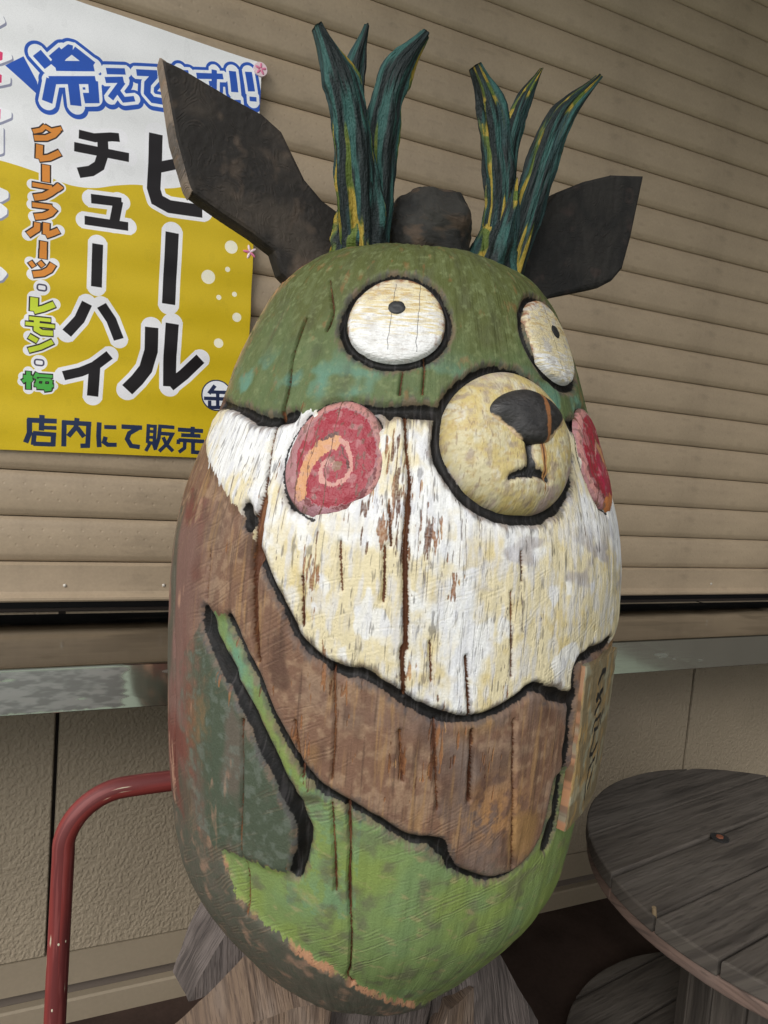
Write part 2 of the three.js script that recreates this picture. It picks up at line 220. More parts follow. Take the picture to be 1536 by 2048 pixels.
// ---------------------------------------------------------------- poster on the shutter (printed sheet, mm from its top-left)
{
  const PW = 540, PH = 770, K = 2.6, cw = Math.round(PW * K), ch = Math.round(PH * K);
  const cv = document.createElement('canvas'); cv.width = cw; cv.height = ch; const c = cv.getContext('2d');
  c.scale(K, K); c.lineJoin = 'round';
  c.fillStyle = '#e9e9ea'; c.fillRect(0, 0, PW, PH);
  // yellow lower part with a wavy top
  c.fillStyle = '#ceb11e'; c.beginPath(); c.moveTo(0, 320);
  { const p = []; for (let i = 0; i < POSTER_WAVE.length; i += 2) p.push([POSTER_WAVE[i], POSTER_WAVE[i + 1]]); for (const q of curve(p)) c.lineTo(q[0], q[1]); }
  c.lineTo(PW, 225); c.lineTo(PW, PH); c.lineTo(0, PH); c.fill();
  c.fillStyle = '#f1ecd4'; for (const [x, y, r] of POSTER_BUBBLES) { c.beginPath(); c.arc(x, y, r, 0, 7); c.fill(); }
  const path = (s) => { c.beginPath(); const p = []; for (let i = 1; i < s.length; i += 2) p.push([s[i], s[i + 1]]); const q = p.length > 2 ? p : p; c.moveTo(q[0][0], q[0][1]); for (let i = 1; i < q.length; i++) c.lineTo(q[i][0], q[i][1]); };
  const strokes = (list, grow, style, cap = 'butt') => { c.strokeStyle = style; c.lineCap = cap; for (const s of list) { c.lineJoin = grow > 0 ? 'round' : 'miter'; c.lineWidth = s[0] + grow; path(s); c.stroke(); } };
  const ext = (list, e) => list.map((s) => { const q = s.slice(), n = q.length; const f = (ax, ay, bx, by) => { const l = Math.hypot(ax - bx, ay - by) || 1; return [ax + (ax - bx) / l * e, ay + (ay - by) / l * e]; }; const a = f(q[1], q[2], q[3], q[4]), b = f(q[n - 2], q[n - 1], q[n - 4], q[n - 3]); q[1] = a[0]; q[2] = a[1]; q[n - 2] = b[0]; q[n - 1] = b[1]; return q; });
  // column of lettering cut by the left edge
  for (const s of POSTER_EDGE) { for (const [dx, dy, g, st] of [[1.6, 2.6, 9, '#8d8fa4'], [0, 0, 8, '#eeeef0']]) { c.save(); c.translate(dx, dy); path(s); c.closePath(); c.fillStyle = c.strokeStyle = st; c.lineWidth = g; c.lineJoin = 'round'; c.stroke(); c.fill(); c.restore(); } if (s[0]) { path(s); c.closePath(); c.fillStyle = '#d9406f'; c.save(); c.clip(); c.fillRect(0, 0, 118, PH); c.restore(); } }
  // heading
  c.fillStyle = '#2a56b4'; c.beginPath(); c.moveTo(POSTER_SPIKE[0], POSTER_SPIKE[1]); for (let i = 2; i < POSTER_SPIKE.length; i += 2) c.lineTo(POSTER_SPIKE[i], POSTER_SPIKE[i + 1]); c.fill();
  strokes(POSTER_BLUE, 19, '#2a56b4', 'round'); c.save(); c.translate(1, 2); strokes(POSTER_BLUE, 19, '#2a56b4', 'round'); c.restore();
  strokes(ext(POSTER_BLUE, 4), 9.5, '#eceef2'); strokes(POSTER_BLUE, 9.5, '#eceef2', 'round'); strokes(POSTER_BLUE, 0, '#2a56b4');
  // the two big black columns
  strokes(ext(POSTER_BLACK, 5), 13, '#ecebee'); strokes(POSTER_BLACK, 13, '#ecebee', 'round'); strokes(POSTER_BLACK, 0, '#1c181a');
  // small fruit column
  for (const [list, fill] of [[POSTER_ORANGE, '#d98a3a'], [POSTER_LIME, '#c6d63c'], [POSTER_GREEN, '#4fae4a']]) { strokes(ext(list, 3), 9, '#ecebee'); strokes(list, 9, '#ecebee', 'round'); }
  for (const [x, y] of POSTER_DOTS) { c.fillStyle = '#ecebee'; c.beginPath(); c.arc(x, y, 12, 0, 7); c.fill(); c.strokeStyle = '#4a4458'; c.lineWidth = 2.4; c.beginPath(); c.roundRect(x - 6.5, y - 4.5, 13, 9, 3.4); c.stroke(); }
  for (const [list, fill, g] of [[POSTER_ORANGE, '#d98a3a', 2.2], [POSTER_LIME, '#c6d63c', 2.2], [POSTER_GREEN, '#4fae4a', 2.2]]) { strokes(ext(list, 1), g + 1.6, '#2b2320'); strokes(list, -0.2, fill); }
  strokes(POSTER_NAVY, 0, '#23304f');
  { const [x, y, r] = POSTER_BADGE; c.fillStyle = '#eceef2'; c.beginPath(); c.arc(x, y, r, 0, 7); c.fill(); c.strokeStyle = '#27314f'; c.lineWidth = 2; c.stroke(); strokes(POSTER_BADGE_MARKS, 0, '#27314f'); }
  // paper speckle from the printing screen
  const im = c.getImageData(0, 0, cw, ch); for (let j = 0, o = 0; j < ch; j++) for (let i = 0; i < cw; i++, o += 4) { const k = 0.965 + 0.05 * vn(i / 1.7, j / 1.7) - 0.03 * (vn(i / 40, j / 50) > 0.82 ? 1 : 0) * vn(i / 3, j / 3); im.data[o] *= k; im.data[o + 1] *= k; im.data[o + 2] *= k; } c.putImageData(im, 0, 0);
  const tex = new THREE.CanvasTexture(cv); tex.colorSpace = THREE.SRGBColorSpace;
  // sheet: a slightly uneven quadrilateral, 0.6 mm thick, following the slats loosely
  const C = { tl: [30, 27], tr: [509.5, 49], br: [523, 729], bl: [24, 743] }, nx = 48, ny = 90, pos = [], uv = [], idx = [];
  for (let f = 0; f < 2; f++) for (let j = 0; j <= ny; j++) for (let i = 0; i <= nx; i++) {
    const u = i / nx, v = j / ny, x = lerp(lerp(C.tl[0], C.tr[0], u), lerp(C.bl[0], C.br[0], u), v), y = lerp(lerp(C.tl[1], C.tr[1], u), lerp(C.bl[1], C.br[1], u), v);
    const yw = H0 + 0.700 - y / 1000, ph = ((yw - SHUT0) / PITCH) % 1, z = 0.0055 + 0.0022 * Math.cos(ph * 6.283 + 3.14) * -0.5 + 0.007 * (fbm(u * 3, v * 4, 2)) + 0.0015 * (fbm(u * 9, v * 11, 2)) + 0.006 * Math.pow(u, 6) * (1 - v) - (f ? 0.0006 : 0);
    pos.push(-0.215 + x / 1000, yw, z); uv.push(x / PW, 1 - y / PH);
  }
  const st = nx + 1, half = st * (ny + 1);
  for (let j = 0; j < ny; j++) for (let i = 0; i < nx; i++) { const a = j * st + i; idx.push(a, a + st, a + 1, a + 1, a + st, a + st + 1, half + a, half + a + 1, half + a + st, half + a + 1, half + a + st + 1, half + a + st); }
  const rim = []; for (let i = 0; i < nx; i++) rim.push([i, i + 1], [ny * st + i + 1, ny * st + i]); for (let j = 0; j < ny; j++) rim.push([(j + 1) * st, j * st], [j * st + nx, (j + 1) * st + nx]);
  for (const [a, b] of rim) idx.push(a, b, half + a, b, half + b, half + a);
  const g = new THREE.BufferGeometry(); g.setAttribute('position', new THREE.Float32BufferAttribute(pos, 3)); g.setAttribute('uv', new THREE.Float32BufferAttribute(uv, 2)); g.setIndex(idx); g.computeVertexNormals();
  const m = mesh('poster', g, new THREE.MeshPhysicalMaterial({ map: tex, roughness: 0.42, specularIntensity: 0.45 }));
  tag(m, 'white and yellow drinks poster with black vertical lettering on the shutter', 'poster');
  // pink flower magnets holding its right edge
  MAGNETS.forEach(([x, y], k) => {
    const px = -0.215 + x / 1000, py = H0 + 0.7 - y / 1000, mg = thing('flower_magnet', k ? 'tiny pink star-shaped magnet at the yellow edge of the poster' : 'round pink flower magnet at the top corner of the poster', 'magnet', [px, py, 0.016]);
    const pale = std({ color: rgb(0.8, 0.62, 0.66), roughness: 0.35 }), pink = std({ color: rgb(0.72, 0.2, 0.34), roughness: 0.35 });
    if (!k) { const d = new THREE.CylinderGeometry(0.0115, 0.0125, 0.005, 28); d.rotateX(Math.PI / 2); mesh('disc', d, pale, mg); for (let i = 0; i < 5; i++) { const p = new THREE.SphereGeometry(0.003, 10, 6); p.scale(0.75, 1.5, 0.35); p.translate(0, 0.0056, 0.0026); p.rotateZ(i * 1.2566); mesh('petal', p, pink, mg); } }
    else for (let i = 0; i < 5; i++) { const p = new THREE.SphereGeometry(0.004, 10, 6); p.scale(0.6, 1.7, 0.4); p.translate(0, 0.0058, -0.002); p.rotateZ(i * 1.2566 + 0.3); mesh('petal', p, i % 2 ? pink : pale, mg); }
  });
}
// ---------------------------------------------------------------- carved and painted wooden figure
const AX = 0.3595, AZ = 0.561;
const YK = [-.648, -.64, -.615, -.575, -.522, -.456, -.382, -.301, -.217, -.132, -.051, .023, .089, .142, .182, .209, .222], RK = [0, .031, .071, .128, .174, .216, .233, .241, .245, .246, .236, .21, .188, .166, .14, .092, 0];
const PROF = (() => { // natural spline of r^2 over height, tabulated by arc length
  const n = YK.length, v = RK.map((r) => r * r), h = [], a = [], b = [], c = [], d = [], m = new Array(n).fill(0);
  for (let i = 0; i < n - 1; i++) h.push(YK[i + 1] - YK[i]);
  for (let i = 0; i < n; i++) { if (i === 0 || i === n - 1) { a.push(0); b.push(1); c.push(0); d.push(0); } else { a.push(h[i - 1]); b.push(2 * (h[i - 1] + h[i])); c.push(h[i]); d.push(6 * ((v[i + 1] - v[i]) / h[i] - (v[i] - v[i - 1]) / h[i - 1])); } }
  for (let i = 1; i < n; i++) { const w = a[i] / b[i - 1]; b[i] -= w * c[i - 1]; d[i] -= w * d[i - 1]; }
  m[n - 1] = d[n - 1] / b[n - 1]; for (let i = n - 2; i >= 0; i--) m[i] = (d[i] - c[i] * m[i + 1]) / b[i];
  const R = (y) => { let i = 0; while (i < n - 2 && y > YK[i + 1]) i++; const t = y - YK[i], H = h[i]; return Math.sqrt(Math.max(0, v[i] + t * ((v[i + 1] - v[i]) / H - H * (2 * m[i] + m[i + 1]) / 6) + t * t * m[i] / 2 + t ** 3 * (m[i + 1] - m[i]) / (6 * H))); };
  const N = 4000, y = new Float64Array(N + 1), r = new Float64Array(N + 1), s = new Float64Array(N + 1);
  for (let i = 0; i <= N; i++) { y[i] = YK[0] + (YK[n - 1] - YK[0]) * (0.5 - 0.5 * Math.cos(Math.PI * i / N)); r[i] = R(y[i]); if (i) s[i] = s[i - 1] + Math.hypot(y[i] - y[i - 1], r[i] - r[i - 1]); }
  r[0] = r[N] = 0; const S = s[N];
  const find = (arr, q) => { let lo = 0, hi = N; while (hi - lo > 1) { const k = (lo + hi) >> 1; if (arr[k] <= q) lo = k; else hi = k; } return [lo, clamp((q - arr[lo]) / (arr[lo + 1] - arr[lo] || 1))]; };
  return {
    S, at: (q) => { const [i, t] = find(s, q); const dy = y[i + 1] - y[i], dr = r[i + 1] - r[i], l = Math.hypot(dy, dr) || 1; return [lerp(r[i], r[i + 1], t), lerp(y[i], y[i + 1], t) + H0, dy / l, -dr / l]; }, // r, y, normal radial, normal up
    sOf: (yw) => { const [i, t] = find(y, yw - H0); return lerp(s[i], s[i + 1], t); },
  };
})();
const TH = [-180, -125, 75, 180], TU = [0, 0.09, 0.93, 1];
const piece = (A, B, x) => { let i = 0; while (i < A.length - 2 && x > A[i + 1]) i++; return B[i] + (x - A[i]) / (A[i + 1] - A[i]) * (B[i + 1] - B[i]); };
const uOf = (th) => piece(TH, TU, th), thOf = (u) => piece(TU, TH, u);
// point on the figure: angle (deg), height (m), distance out of the wood
function skin(th, yw, out = 0) {
  const [r, y, nr, ny] = PROF.at(PROF.sOf(yw)), a = th * Math.PI / 180, q = r + nr * out;
  return [q * Math.sin(a), y + ny * out, q * Math.cos(a)];
}
// masks drawn flat on the unrolled skin
const MW = 1024;
const P2 = ([th, mm]) => [uOf(th) * MW, PROF.sOf(mm / 1000) / PROF.S * MW];
function mask(draw) {
  const cv = document.createElement('canvas'); cv.width = cv.height = MW; const c = cv.getContext('2d'); c.fillStyle = '#000'; c.fillRect(0, 0, MW, MW); c.fillStyle = c.strokeStyle = '#fff'; c.lineCap = c.lineJoin = 'round'; draw(c);
  const im = c.getImageData(0, 0, MW, MW).data, o = new Float32Array(MW * MW); for (let i = 0; i < o.length; i++) o[i] = im[4 * i] / 255; return o;
}
const poly = (c, pts) => { c.beginPath(); pts.forEach((p, i) => { const q = P2(p); i ? c.lineTo(q[0], q[1]) : c.moveTo(q[0], q[1]); }); c.closePath(); c.fill(); };
const PXM = MW * 0.84 / (200 * Math.PI / 180 * 0.235); // mask pixels per metre round the belly
function brush(c, pts, wmm, vary = 0.35, seed = 1) { // hand-drawn line of uneven width
  const r = mulberry(seed), q = curve(pts, 14).map(P2); let w = 1;
  for (let i = 0; i < q.length - 1; i++) { w = clamp(w + (r() - 0.5) * 0.35, 1 - vary, 1 + vary); c.lineWidth = Math.max(1, wmm / 1000 * PXM * w); c.beginPath(); c.moveTo(q[i][0], q[i][1]); c.lineTo(q[i + 1][0], q[i + 1][1]); c.stroke(); }
}
const ringPts = (th, mm, ra, rb, n = 40) => { const r = PROF.at(PROF.sOf(mm / 1000))[0] * 1000, o = []; for (let i = 0; i <= n; i++) { const a = i / n * Math.PI * 2; o.push([th + Math.cos(a) * ra / r * 180 / Math.PI, mm + Math.sin(a) * rb]); } return o; };
function samp(m, x, y) { x = clamp(x, 0, MW - 1.001); y = clamp(y, 0, MW - 1.001); const i = x | 0, j = y | 0, fx = x - i, fy = y - j, o = j * MW + i; const a = m[o] + (m[o + 1] - m[o]) * fx, b = m[o + MW] + (m[o + MW + 1] - m[o + MW]) * fx; return a + (b - a) * fy; }
function blur(m, rad, times = 2) {
  let a = m; for (let k = 0; k < times; k++) for (let dir = 0; dir < 2; dir++) {
    const b = new Float32Array(MW * MW), st = dir ? MW : 1, ln = dir ? 1 : MW, w = 1 / (2 * rad + 1);
    for (let l = 0; l < MW; l++) { let acc = 0; const o = l * ln; for (let i = -rad; i <= rad; i++) acc += a[o + clamp(i, 0, MW - 1) * st]; for (let i = 0; i < MW; i++) { b[o + i * st] = acc * w; acc += a[o + Math.min(i + rad + 1, MW - 1) * st] - a[o + Math.max(i - rad, 0) * st]; } }
    a = b;
  }
  return a;
}
const EYES = [{ th: -30.7, mm: 1170, a: 45, b: 40 }, { th: 26.0, mm: 1172, a: 46, b: 41 }];
const CHEEKS = [{ th: -40.3, mm: 1042, a: 46, b: 52 }, { th: 36.8, mm: 1060, a: 47, b: 52 }];
const MUZ = { th: 0.5, mm: 1068, a: 67, b: 62, h: 0.027 };
const SIGN = { th0: 22.0, th1: 41, mm0: 704, mm1: 870 };
const headPoly = [...curve(FACE_LINE, 8), [112, 1110], [112, 1271], [-90, 1271], [-90, 1250], ...HEAD_LEFT.slice().reverse()];
const whitePoly = [...curve(FACE_LINE, 8).slice(4), [97, 1080], [80, 1000], [60, 920], [44, 885], ...SIGN_TOP.slice(1).reverse(), [19.9, 842], ...curve(BELLY_LINE, 8).reverse(), ...WHITE_LEFT.slice().reverse()];
const slitPoly = [...SLIT_A, [-40, 690], [-36, 745], [-37.3, 765], ...SLIT_B.slice(0, 6).reverse()];
const RIMS = [...RIM.slice(0, 9), [14, 465], [30, 445], [60, 440], [120, 450]];
const bellyPoly = [...RIMS, [75, 560], [60, 700], [45, 760], [20, 770], ...curve(SLIT_B, 8).slice(48).reverse(), [-37, 752], ...SLIT_A.slice(7), [-47, 674], [-53, 676]];
const M = {
  head: mask((c) => poly(c, headPoly)), white: mask((c) => poly(c, whitePoly)), sleeve: mask((c) => poly(c, [...SLEEVE.slice(0, 12), [-74, 690], [-80, 765], [-80, 835], [-72, 872]])), slit: mask((c) => poly(c, slitPoly)), belly: mask((c) => poly(c, bellyPoly)),
  line: mask((c) => {
    brush(c, FACE_LINE.slice(0, 5), 9, 0.5, 3); brush(c, FACE_LINE.slice(6, 10), 8, 0.5, 4); brush(c, FACE_LINE.slice(11, 14), 9, 0.5, 5);
    poly(c, [[-33, 1090], [-27.5, 1089], [-29, 1078]]);
    brush(c, [[-59, 992], [-57.5, 980]], 13, 0.3, 6); brush(c, BELLY_LINE.slice(1, 14), 7.0, 0.25, 7); brush(c, BELLY_LINE.slice(13), 10, 0.3, 8);
    brush(c, SLIT_A, 9.5, 0.25, 9); brush(c, SLIT_A.slice(0, 4), 13, 0.2, 19); brush(c, SLIT_B.slice(0, 8), 7, 0.3, 10); brush(c, SLIT_B.slice(7, 14), 6.5, 0.3, 11); brush(c, SLIT_B.slice(10, 14), 10, 0.3, 12); brush(c, SLIT_B.slice(13), 6, 0.3, 13);
    brush(c, SIGN_TOP.slice(0, 4), 11, 0.3, 14); brush(c, SIGN_LEFT, 11, 0.3, 15); brush(c, [[21.5, 712], [20.5, 692]], 17, 0.2, 16);
    for (const e of EYES) brush(c, ringPts(e.th, e.mm, e.a + 3, e.b + 2), 6.5, 0.25, 17);
    brush(c, ringPts(MUZ.th, MUZ.mm, MUZ.a + 2.5, MUZ.b + 2), 8.5, 0.25, 18);
    for (const e of CHEEKS) { const q = ringPts(e.th, e.mm, e.a - 0.5, e.b - 0.5); brush(c, q.slice(4, 15), 3.5, 0.6, 21); brush(c, q.slice(15, 30), 4, 0.7, 22); }
  }),
  crack: mask((c) => CRACKS.forEach(([w, p], k) => brush(c, p, w * 0.78, 0.6, 40 + k))),
  wear: (() => { const o = new Float32Array(MW * MW); for (const [th, mm, r, s] of WEAR) { const [cx, cy] = P2([th, mm]), R = r / 1000 * PXM * 1.3; for (let j = Math.max(0, cy - R | 0); j < Math.min(MW, cy + R); j++) for (let i = Math.max(0, cx - R | 0); i < Math.min(MW, cx + R); i++) { const d = Math.hypot(i - cx, j - cy) / R; if (d < 1) o[j * MW + i] = Math.max(o[j * MW + i], s * (1 - d * d)); } } return o; })(),
};
M.soft = blur(M.line, 5, 2);
// relief of the carving: painted fields stand a little proud, the outlines and splits are cut in
const REL = (() => {
  const f = new Float32Array(MW * MW), wide = new Float32Array(MW * MW);
  for (let i = 0; i < f.length; i++) wide[i] = 0.0035 * M.white[i] - 0.0045 * M.belly[i] - 0.004 * M.slit[i] + 0.001 * M.head[i];
  const a = blur(wide, 3, 2), l = blur(M.line, 2, 2), cw = blur(M.crack, 1, 1);
  for (let i = 0; i < f.length; i++) f[i] = a[i] - 0.0070 * l[i] - 0.007 * Math.min(1, cw[i] * 1.4);
  return f;
})();
const relief = (u, v) => samp(REL, u * MW, v * MW) + 0.004 * (fbm(thOf(u) * 0.085, v * 9, 3) - 0.5) + 0.0016 * (fbm(thOf(u) * 0.5, v * 34, 2) - 0.5);

// chisel strokes across direction p, along q: broken, uneven ridges
const tool = (p, q, pitch) => { const w = p / pitch + 9 * (fbm(p * 9 + 3, q * 9, 2) - 0.5) + 1.4 * (fbm(p * 60, q * 40, 2) - 0.5), k = Math.floor(w), f = w - k, a = vn(k * 1.7, q * 46 + k * 13.1); return (Math.sin(f * 6.283) * 0.8 + 0.7 * (vn(w * 2.3, q * 90) - 0.5)) * sstep(0.42, 0.75, a); };
console.log('figure paint');
const BT = 2048;
const bodyCol = new Uint8Array(BT * BT * 4), bodyBump = new Uint8Array(BT * BT * 4);
const PAL = {
  brown: [0.175, 0.092, 0.056], brown2: [0.09, 0.047, 0.032], tan: [0.27, 0.165, 0.098], mauve: [0.17, 0.122, 0.10], red: [0.15, 0.050, 0.036], flesh: [0.40, 0.22, 0.14],
  olive: [0.085, 0.098, 0.026], green: [0.092, 0.128, 0.045], teal: [0.10, 0.245, 0.185], lime: [0.175, 0.235, 0.050], lime2: [0.15, 0.215, 0.066], grey: [0.068, 0.078, 0.054], greyb: [0.105, 0.088, 0.066],
  white: [0.70, 0.695, 0.68], cream: [0.63, 0.54, 0.33], ochre: [0.55, 0.42, 0.15], wood: [0.26, 0.105, 0.035], woodd: [0.10, 0.035, 0.015], woodl: [0.50, 0.27, 0.09], black: [0.006, 0.0056, 0.0056], soot: [0.07, 0.06, 0.06],
};
for (let j = 0, o = 0; j < BT; j++) {
  const v = (j + 0.5) / BT, t = v * PROF.S, py = PROF.at(t)[1] * 1000;
  for (let i = 0; i < BT; i++, o += 4) {
    const u = (i + 0.5) / BT, th = thOf(u), s = th * 0.00384; // metres round a 0.22 m barrel
    const fine = vn(s * 900, t * 900), mid = fbm(s * 160, t * 130, 3), big = fbm(s * 22 + 5, t * 20 + 5, 3), grain = fbm(s * 520, t * 26, 3), grain2 = fbm(s * 260 + 9, t * 17 + 3, 3);
    const wx = u * MW + (fbm(s * 210, t * 150, 2) - 0.5) * 7 + (fine - 0.5) * 2.2, wy = v * MW + (fbm(s * 230 + 31, t * 60, 2) - 0.5) * 9 + (grain - 0.5) * 6;
    const head = sstep(0.4, 0.6, samp(M.head, wx, wy)), white = sstep(0.4, 0.6, samp(M.white, wx, wy)), slit = sstep(0.4, 0.6, samp(M.slit, wx, wy)), belly = sstep(0.4, 0.6, samp(M.belly, wx, wy)), sleeve = samp(M.sleeve, wx, wy);
    const line = samp(M.line, u * MW + (mid - 0.5) * 2 + (fine - 0.5) * 1.1, v * MW + (mid - 0.5) * 1.6 + (grain - 0.5) * 0.9), soft = samp(M.soft, wx, wy), crack = samp(M.crack, u * MW + (fine - 0.5) * 1.2, v * MW), wear = samp(M.wear, wx, wy);
    let c, bump = 0.5 + 0.22 * (grain - 0.5) + 0.12 * (fine - 0.5);
    // bare brown sides
    const side = sstep(-62, -80, th), low = sstep(690, 560, py);
    c = mixc(PAL.brown, PAL.tan, sstep(0.42, 0.66, mid * 0.6 + big * 0.4)); c = mixc(c, PAL.brown2, sstep(0.5, 0.75, fbm(s * 50 + 70, t * 30, 3)) * 0.8);
    c = mixc(c, PAL.mauve, sstep(0.45, 0.7, fbm(s * 30 + 3, t * 24 + 60, 3)) * 0.8 * sstep(-40, 5, th) + 0.2 * sstep(0.5, 0.7, big)); c = mixc(c, [0.08, 0.045, 0.03], sstep(0.55, 0.8, fbm(s * 420 + 12, t * 20 + 6, 3)) * 0.6); c = mixc(c, [0.34, 0.19, 0.07], sstep(0.58, 0.8, fbm(s * 330 + 72, t * 18 + 16, 3)) * 0.5); c = mixc(c, [0.36, 0.17, 0.05], Math.exp(-(((th - 1) / 7) ** 2) - (((py - 745) / 28) ** 2)) * sstep(0.3, 0.6, mid) * 0.8);
    c = mixc(c, [0.33, 0.18, 0.05], sstep(0.6, 0.75, fbm(s * 26 + 13, t * 14 + 22, 2)) * 0.55);
    const fl = sstep(0.5, 0.62, fbm(s * 14 + 80, t * 11, 3)); // reddish flank paint
    if (side > 0) { let f = mixc(PAL.red, [0.17, 0.09, 0.07], sstep(0.35, 0.62, big)); f = mixc(f, PAL.flesh, sstep(0.6, 0.72, fbm(s * 60, t * 16 + 50, 3)) * 0.85); f = mixc(f, PAL.grey, sstep(0.56, 0.7, fbm(s * 20 + 44, t * 9 + 7, 3)) * 0.8); c = mixc(c, f, side * sstep(1010, 960, py + (mid - 0.5) * 90)); }
    if (py < 700) { const rr = mixc(mixc(PAL.grey, PAL.greyb, mid), PAL.flesh, sstep(0.58, 0.84, fbm(s * 60 + 7, t * 60, 4)) * 0.45); c = mixc(c, rr, sstep(700, 660, py + (mid - 0.5) * 40)); }
    // sleeve
    if (sleeve > 0) { let f = mixc([0.062, 0.078, 0.050], PAL.greyb, sstep(0.42, 0.72, fbm(s * 40, t * 24, 4))); f = mixc(f, [0.13, 0.15, 0.12], sstep(0.5, 0.75, mid) * 0.5); f = mixc(f, PAL.flesh, sstep(0.70, 0.84, fbm(s * 90, t * 34 + 11, 4)) * 0.4); c = mixc(c, f, sleeve * sstep(-82, -66, th + (mid - 0.5) * 16 + (big - 0.5) * 14)); }
    // greens
    const gr = Math.max(slit, belly);
    if (gr > 0) {
      let f = mixc(PAL.lime, PAL.lime2, sstep(0.38, 0.62, big)); f = mixc(f, PAL.teal, sstep(0.52, 0.72, fbm(s * 30 + 21, t * 22 + 5, 3)) * (slit > belly ? 0.7 : 0.10) + (Math.abs(th + 36) < 8 && py < 780 && py > 640 ? 0.22 * sstep(0.4, 0.6, mid) : 0));
      f = mixc(f, PAL.greyb, sstep(0.50, 0.80, fbm(s * 60 + 2, t * 70 + 8, 4)) * 0.6 + sstep(560, 470, py + (mid - 0.5) * 70) * 0.5 * mid * 1.4);
      f = mixc(f, [0.30, 0.25, 0.11], sstep(0.64, 0.86, fbm(s * 60 - t * 45, t * 120 + s * 60, 3)) * 0.55); c = mixc(c, f, gr);
      const am = sstep(0.36, 0.6, fbm(s * 13 + 50, t * 13 + 90, 2)), st = am * belly > 0.02 ? tool(t * 0.86 - s * 0.5, s * 0.86 + t * 0.5, 0.0036) : 0; bump += belly * am * 0.12 * st; c = mixc(c, PAL.greyb, belly * am * clamp(-st - 0.2) * 0.6); c = mixc(c, [0.27, 0.32, 0.12], belly * am * clamp(st - 0.25) * 0.35);
    }
    if (head > 0) {
      let f = mixc(PAL.green, PAL.olive, sstep(1120, 1190, py + (big - 0.5) * 120)); f = mixc(f, [0.13, 0.155, 0.06], sstep(0.4, 0.8, mid) * 0.5);
      f = mixc(f, PAL.teal, sstep(0.52, 0.7, fbm(s * 30, t * 40 + 33, 3)) * sstep(1150, 1105, py) * 0.75); f = mixc(f, [0.05, 0.045, 0.03], sstep(0.45, 0.9, fbm(s * 50 + 4, t * 34, 4)) * 0.4);
      f = mixc(f, PAL.wood, sstep(0.66, 0.84, fbm(s * 110 + 24, t * 60 + 61, 4)) * 0.4); f = mixc(f, [0.22, 0.26, 0.11], sstep(0.58, 0.8, fbm(s * 140 + t * 60, t * 190 - s * 60, 3)) * 0.3); f = mixc(f, [0.40, 0.24, 0.12], sstep(-84, -97, th + (mid - 0.5) * 14) * sstep(0.3, 0.6, mid) * 0.8); f = mixc(f, [0.46, 0.22, 0.09], sstep(-82, -88, th + (mid - 0.5) * 18) * sstep(1200, 1222, py + (mid - 0.5) * 40) * 0.9); c = mixc(c, f, head); bump += head * 0.14 * (fbm(s * 110, t * 240, 2) - 0.5);
    }
    if (white > 0) {
      const cr = sstep(0.40, 0.60, 0.72 * fbm(s * 26 + 8, t * 17 + 4, 4) + 0.12 * grain2 + 0.16 * mid + 0.07 * sstep(-25, 20, th) + 0.09 * sstep(1010, 930, py));
      let f = mixc(PAL.white, PAL.cream, cr); f = mixc(f, PAL.ochre, sstep(0.58, 0.72, fbm(s * 46 + 18, t * 40 + 70, 3)) * 0.6 * sstep(1010, 960, py));
      f = mixc(f, [0.40, 0.36, 0.33], sstep(0.60, 0.84, fbm(s * 300 + 6, t * 34 + 2, 3)) * 0.35); f = mixc(f, PAL.white, sstep(0.62, 0.7, fbm(s * 60 + 16, t * 34 + 92, 3)) * 0.8);
      f = mixc(f, [0.34, 0.30, 0.29], sstep(0.52, 0.66, fbm(s * 30 + 61, t * 50 + 19, 3)) * sstep(40, 15, Math.abs(py - 960 - (big - 0.5) * 30)) * sstep(-14, -6, th) * 0.8);
      f = mixc(f, PAL.soot, sstep(0.70, 0.80, fbm(s * 600, t * 70, 2)) * 0.6); c = mixc(c, f, white);
      { const hl = Math.abs(fbm(s * 190 + 71, t * 9 + 3, 3) - 0.5); f = mixc(f, [0.16, 0.12, 0.10], sstep(0.012, 0.004, hl) * sstep(0.35, 0.6, vn(s * 60, t * 22)) * 0.85); bump -= 0.25 * sstep(0.014, 0.004, hl) * white; } f = mixc(f, [0.56, 0.56, 0.60], sstep(0.45, 0.75, fbm(s * 240 + 33, t * 60, 3)) * 0.55); c = mixc(c, f, white); bump += white * 0.30 * (fbm(s * 330, t * 90, 3) - 0.5); const am = py < 985 ? sstep(0.40, 0.6, fbm(s * 12 + 20, t * 12 + 31, 2)) * sstep(985, 940, py) : 0, st = am > 0.02 ? tool(t * 0.93 - s * 0.36, s * 0.93 + t * 0.36, 0.0036) : 0; bump += white * am * 0.09 * st; c = mixc(c, [0.42, 0.36, 0.2], white * am * clamp(-st - 0.3) * 0.5);
    } else if (head + gr < 0.5) { const am = sstep(0.34, 0.6, fbm(s * 12 + 70, t * 12 + 1, 2)), st = am > 0.02 ? tool(t * 0.80 - s * 0.6, s * 0.8 + t * 0.6, 0.0034) : 0; bump += am * 0.09 * st; c = mixc(c, PAL.brown2, am * clamp(-st - 0.15) * 0.6); c = mixc(c, PAL.tan, am * clamp(st - 0.3) * 0.5); }
    // paint flaked to bare wood in strips along the grain
    const fk = 0.38 * fbm(s * 420 + 2, t * 34 + 8, 3) + 0.14 * vn(s * 1100, t * 160) + 0.48 * fbm(s * 70 + 40, t * 26 + 3, 3), bare = wear > 0.01 ? sstep(0.0, 0.025, fk - (0.735 - 0.165 * wear)) : 0;
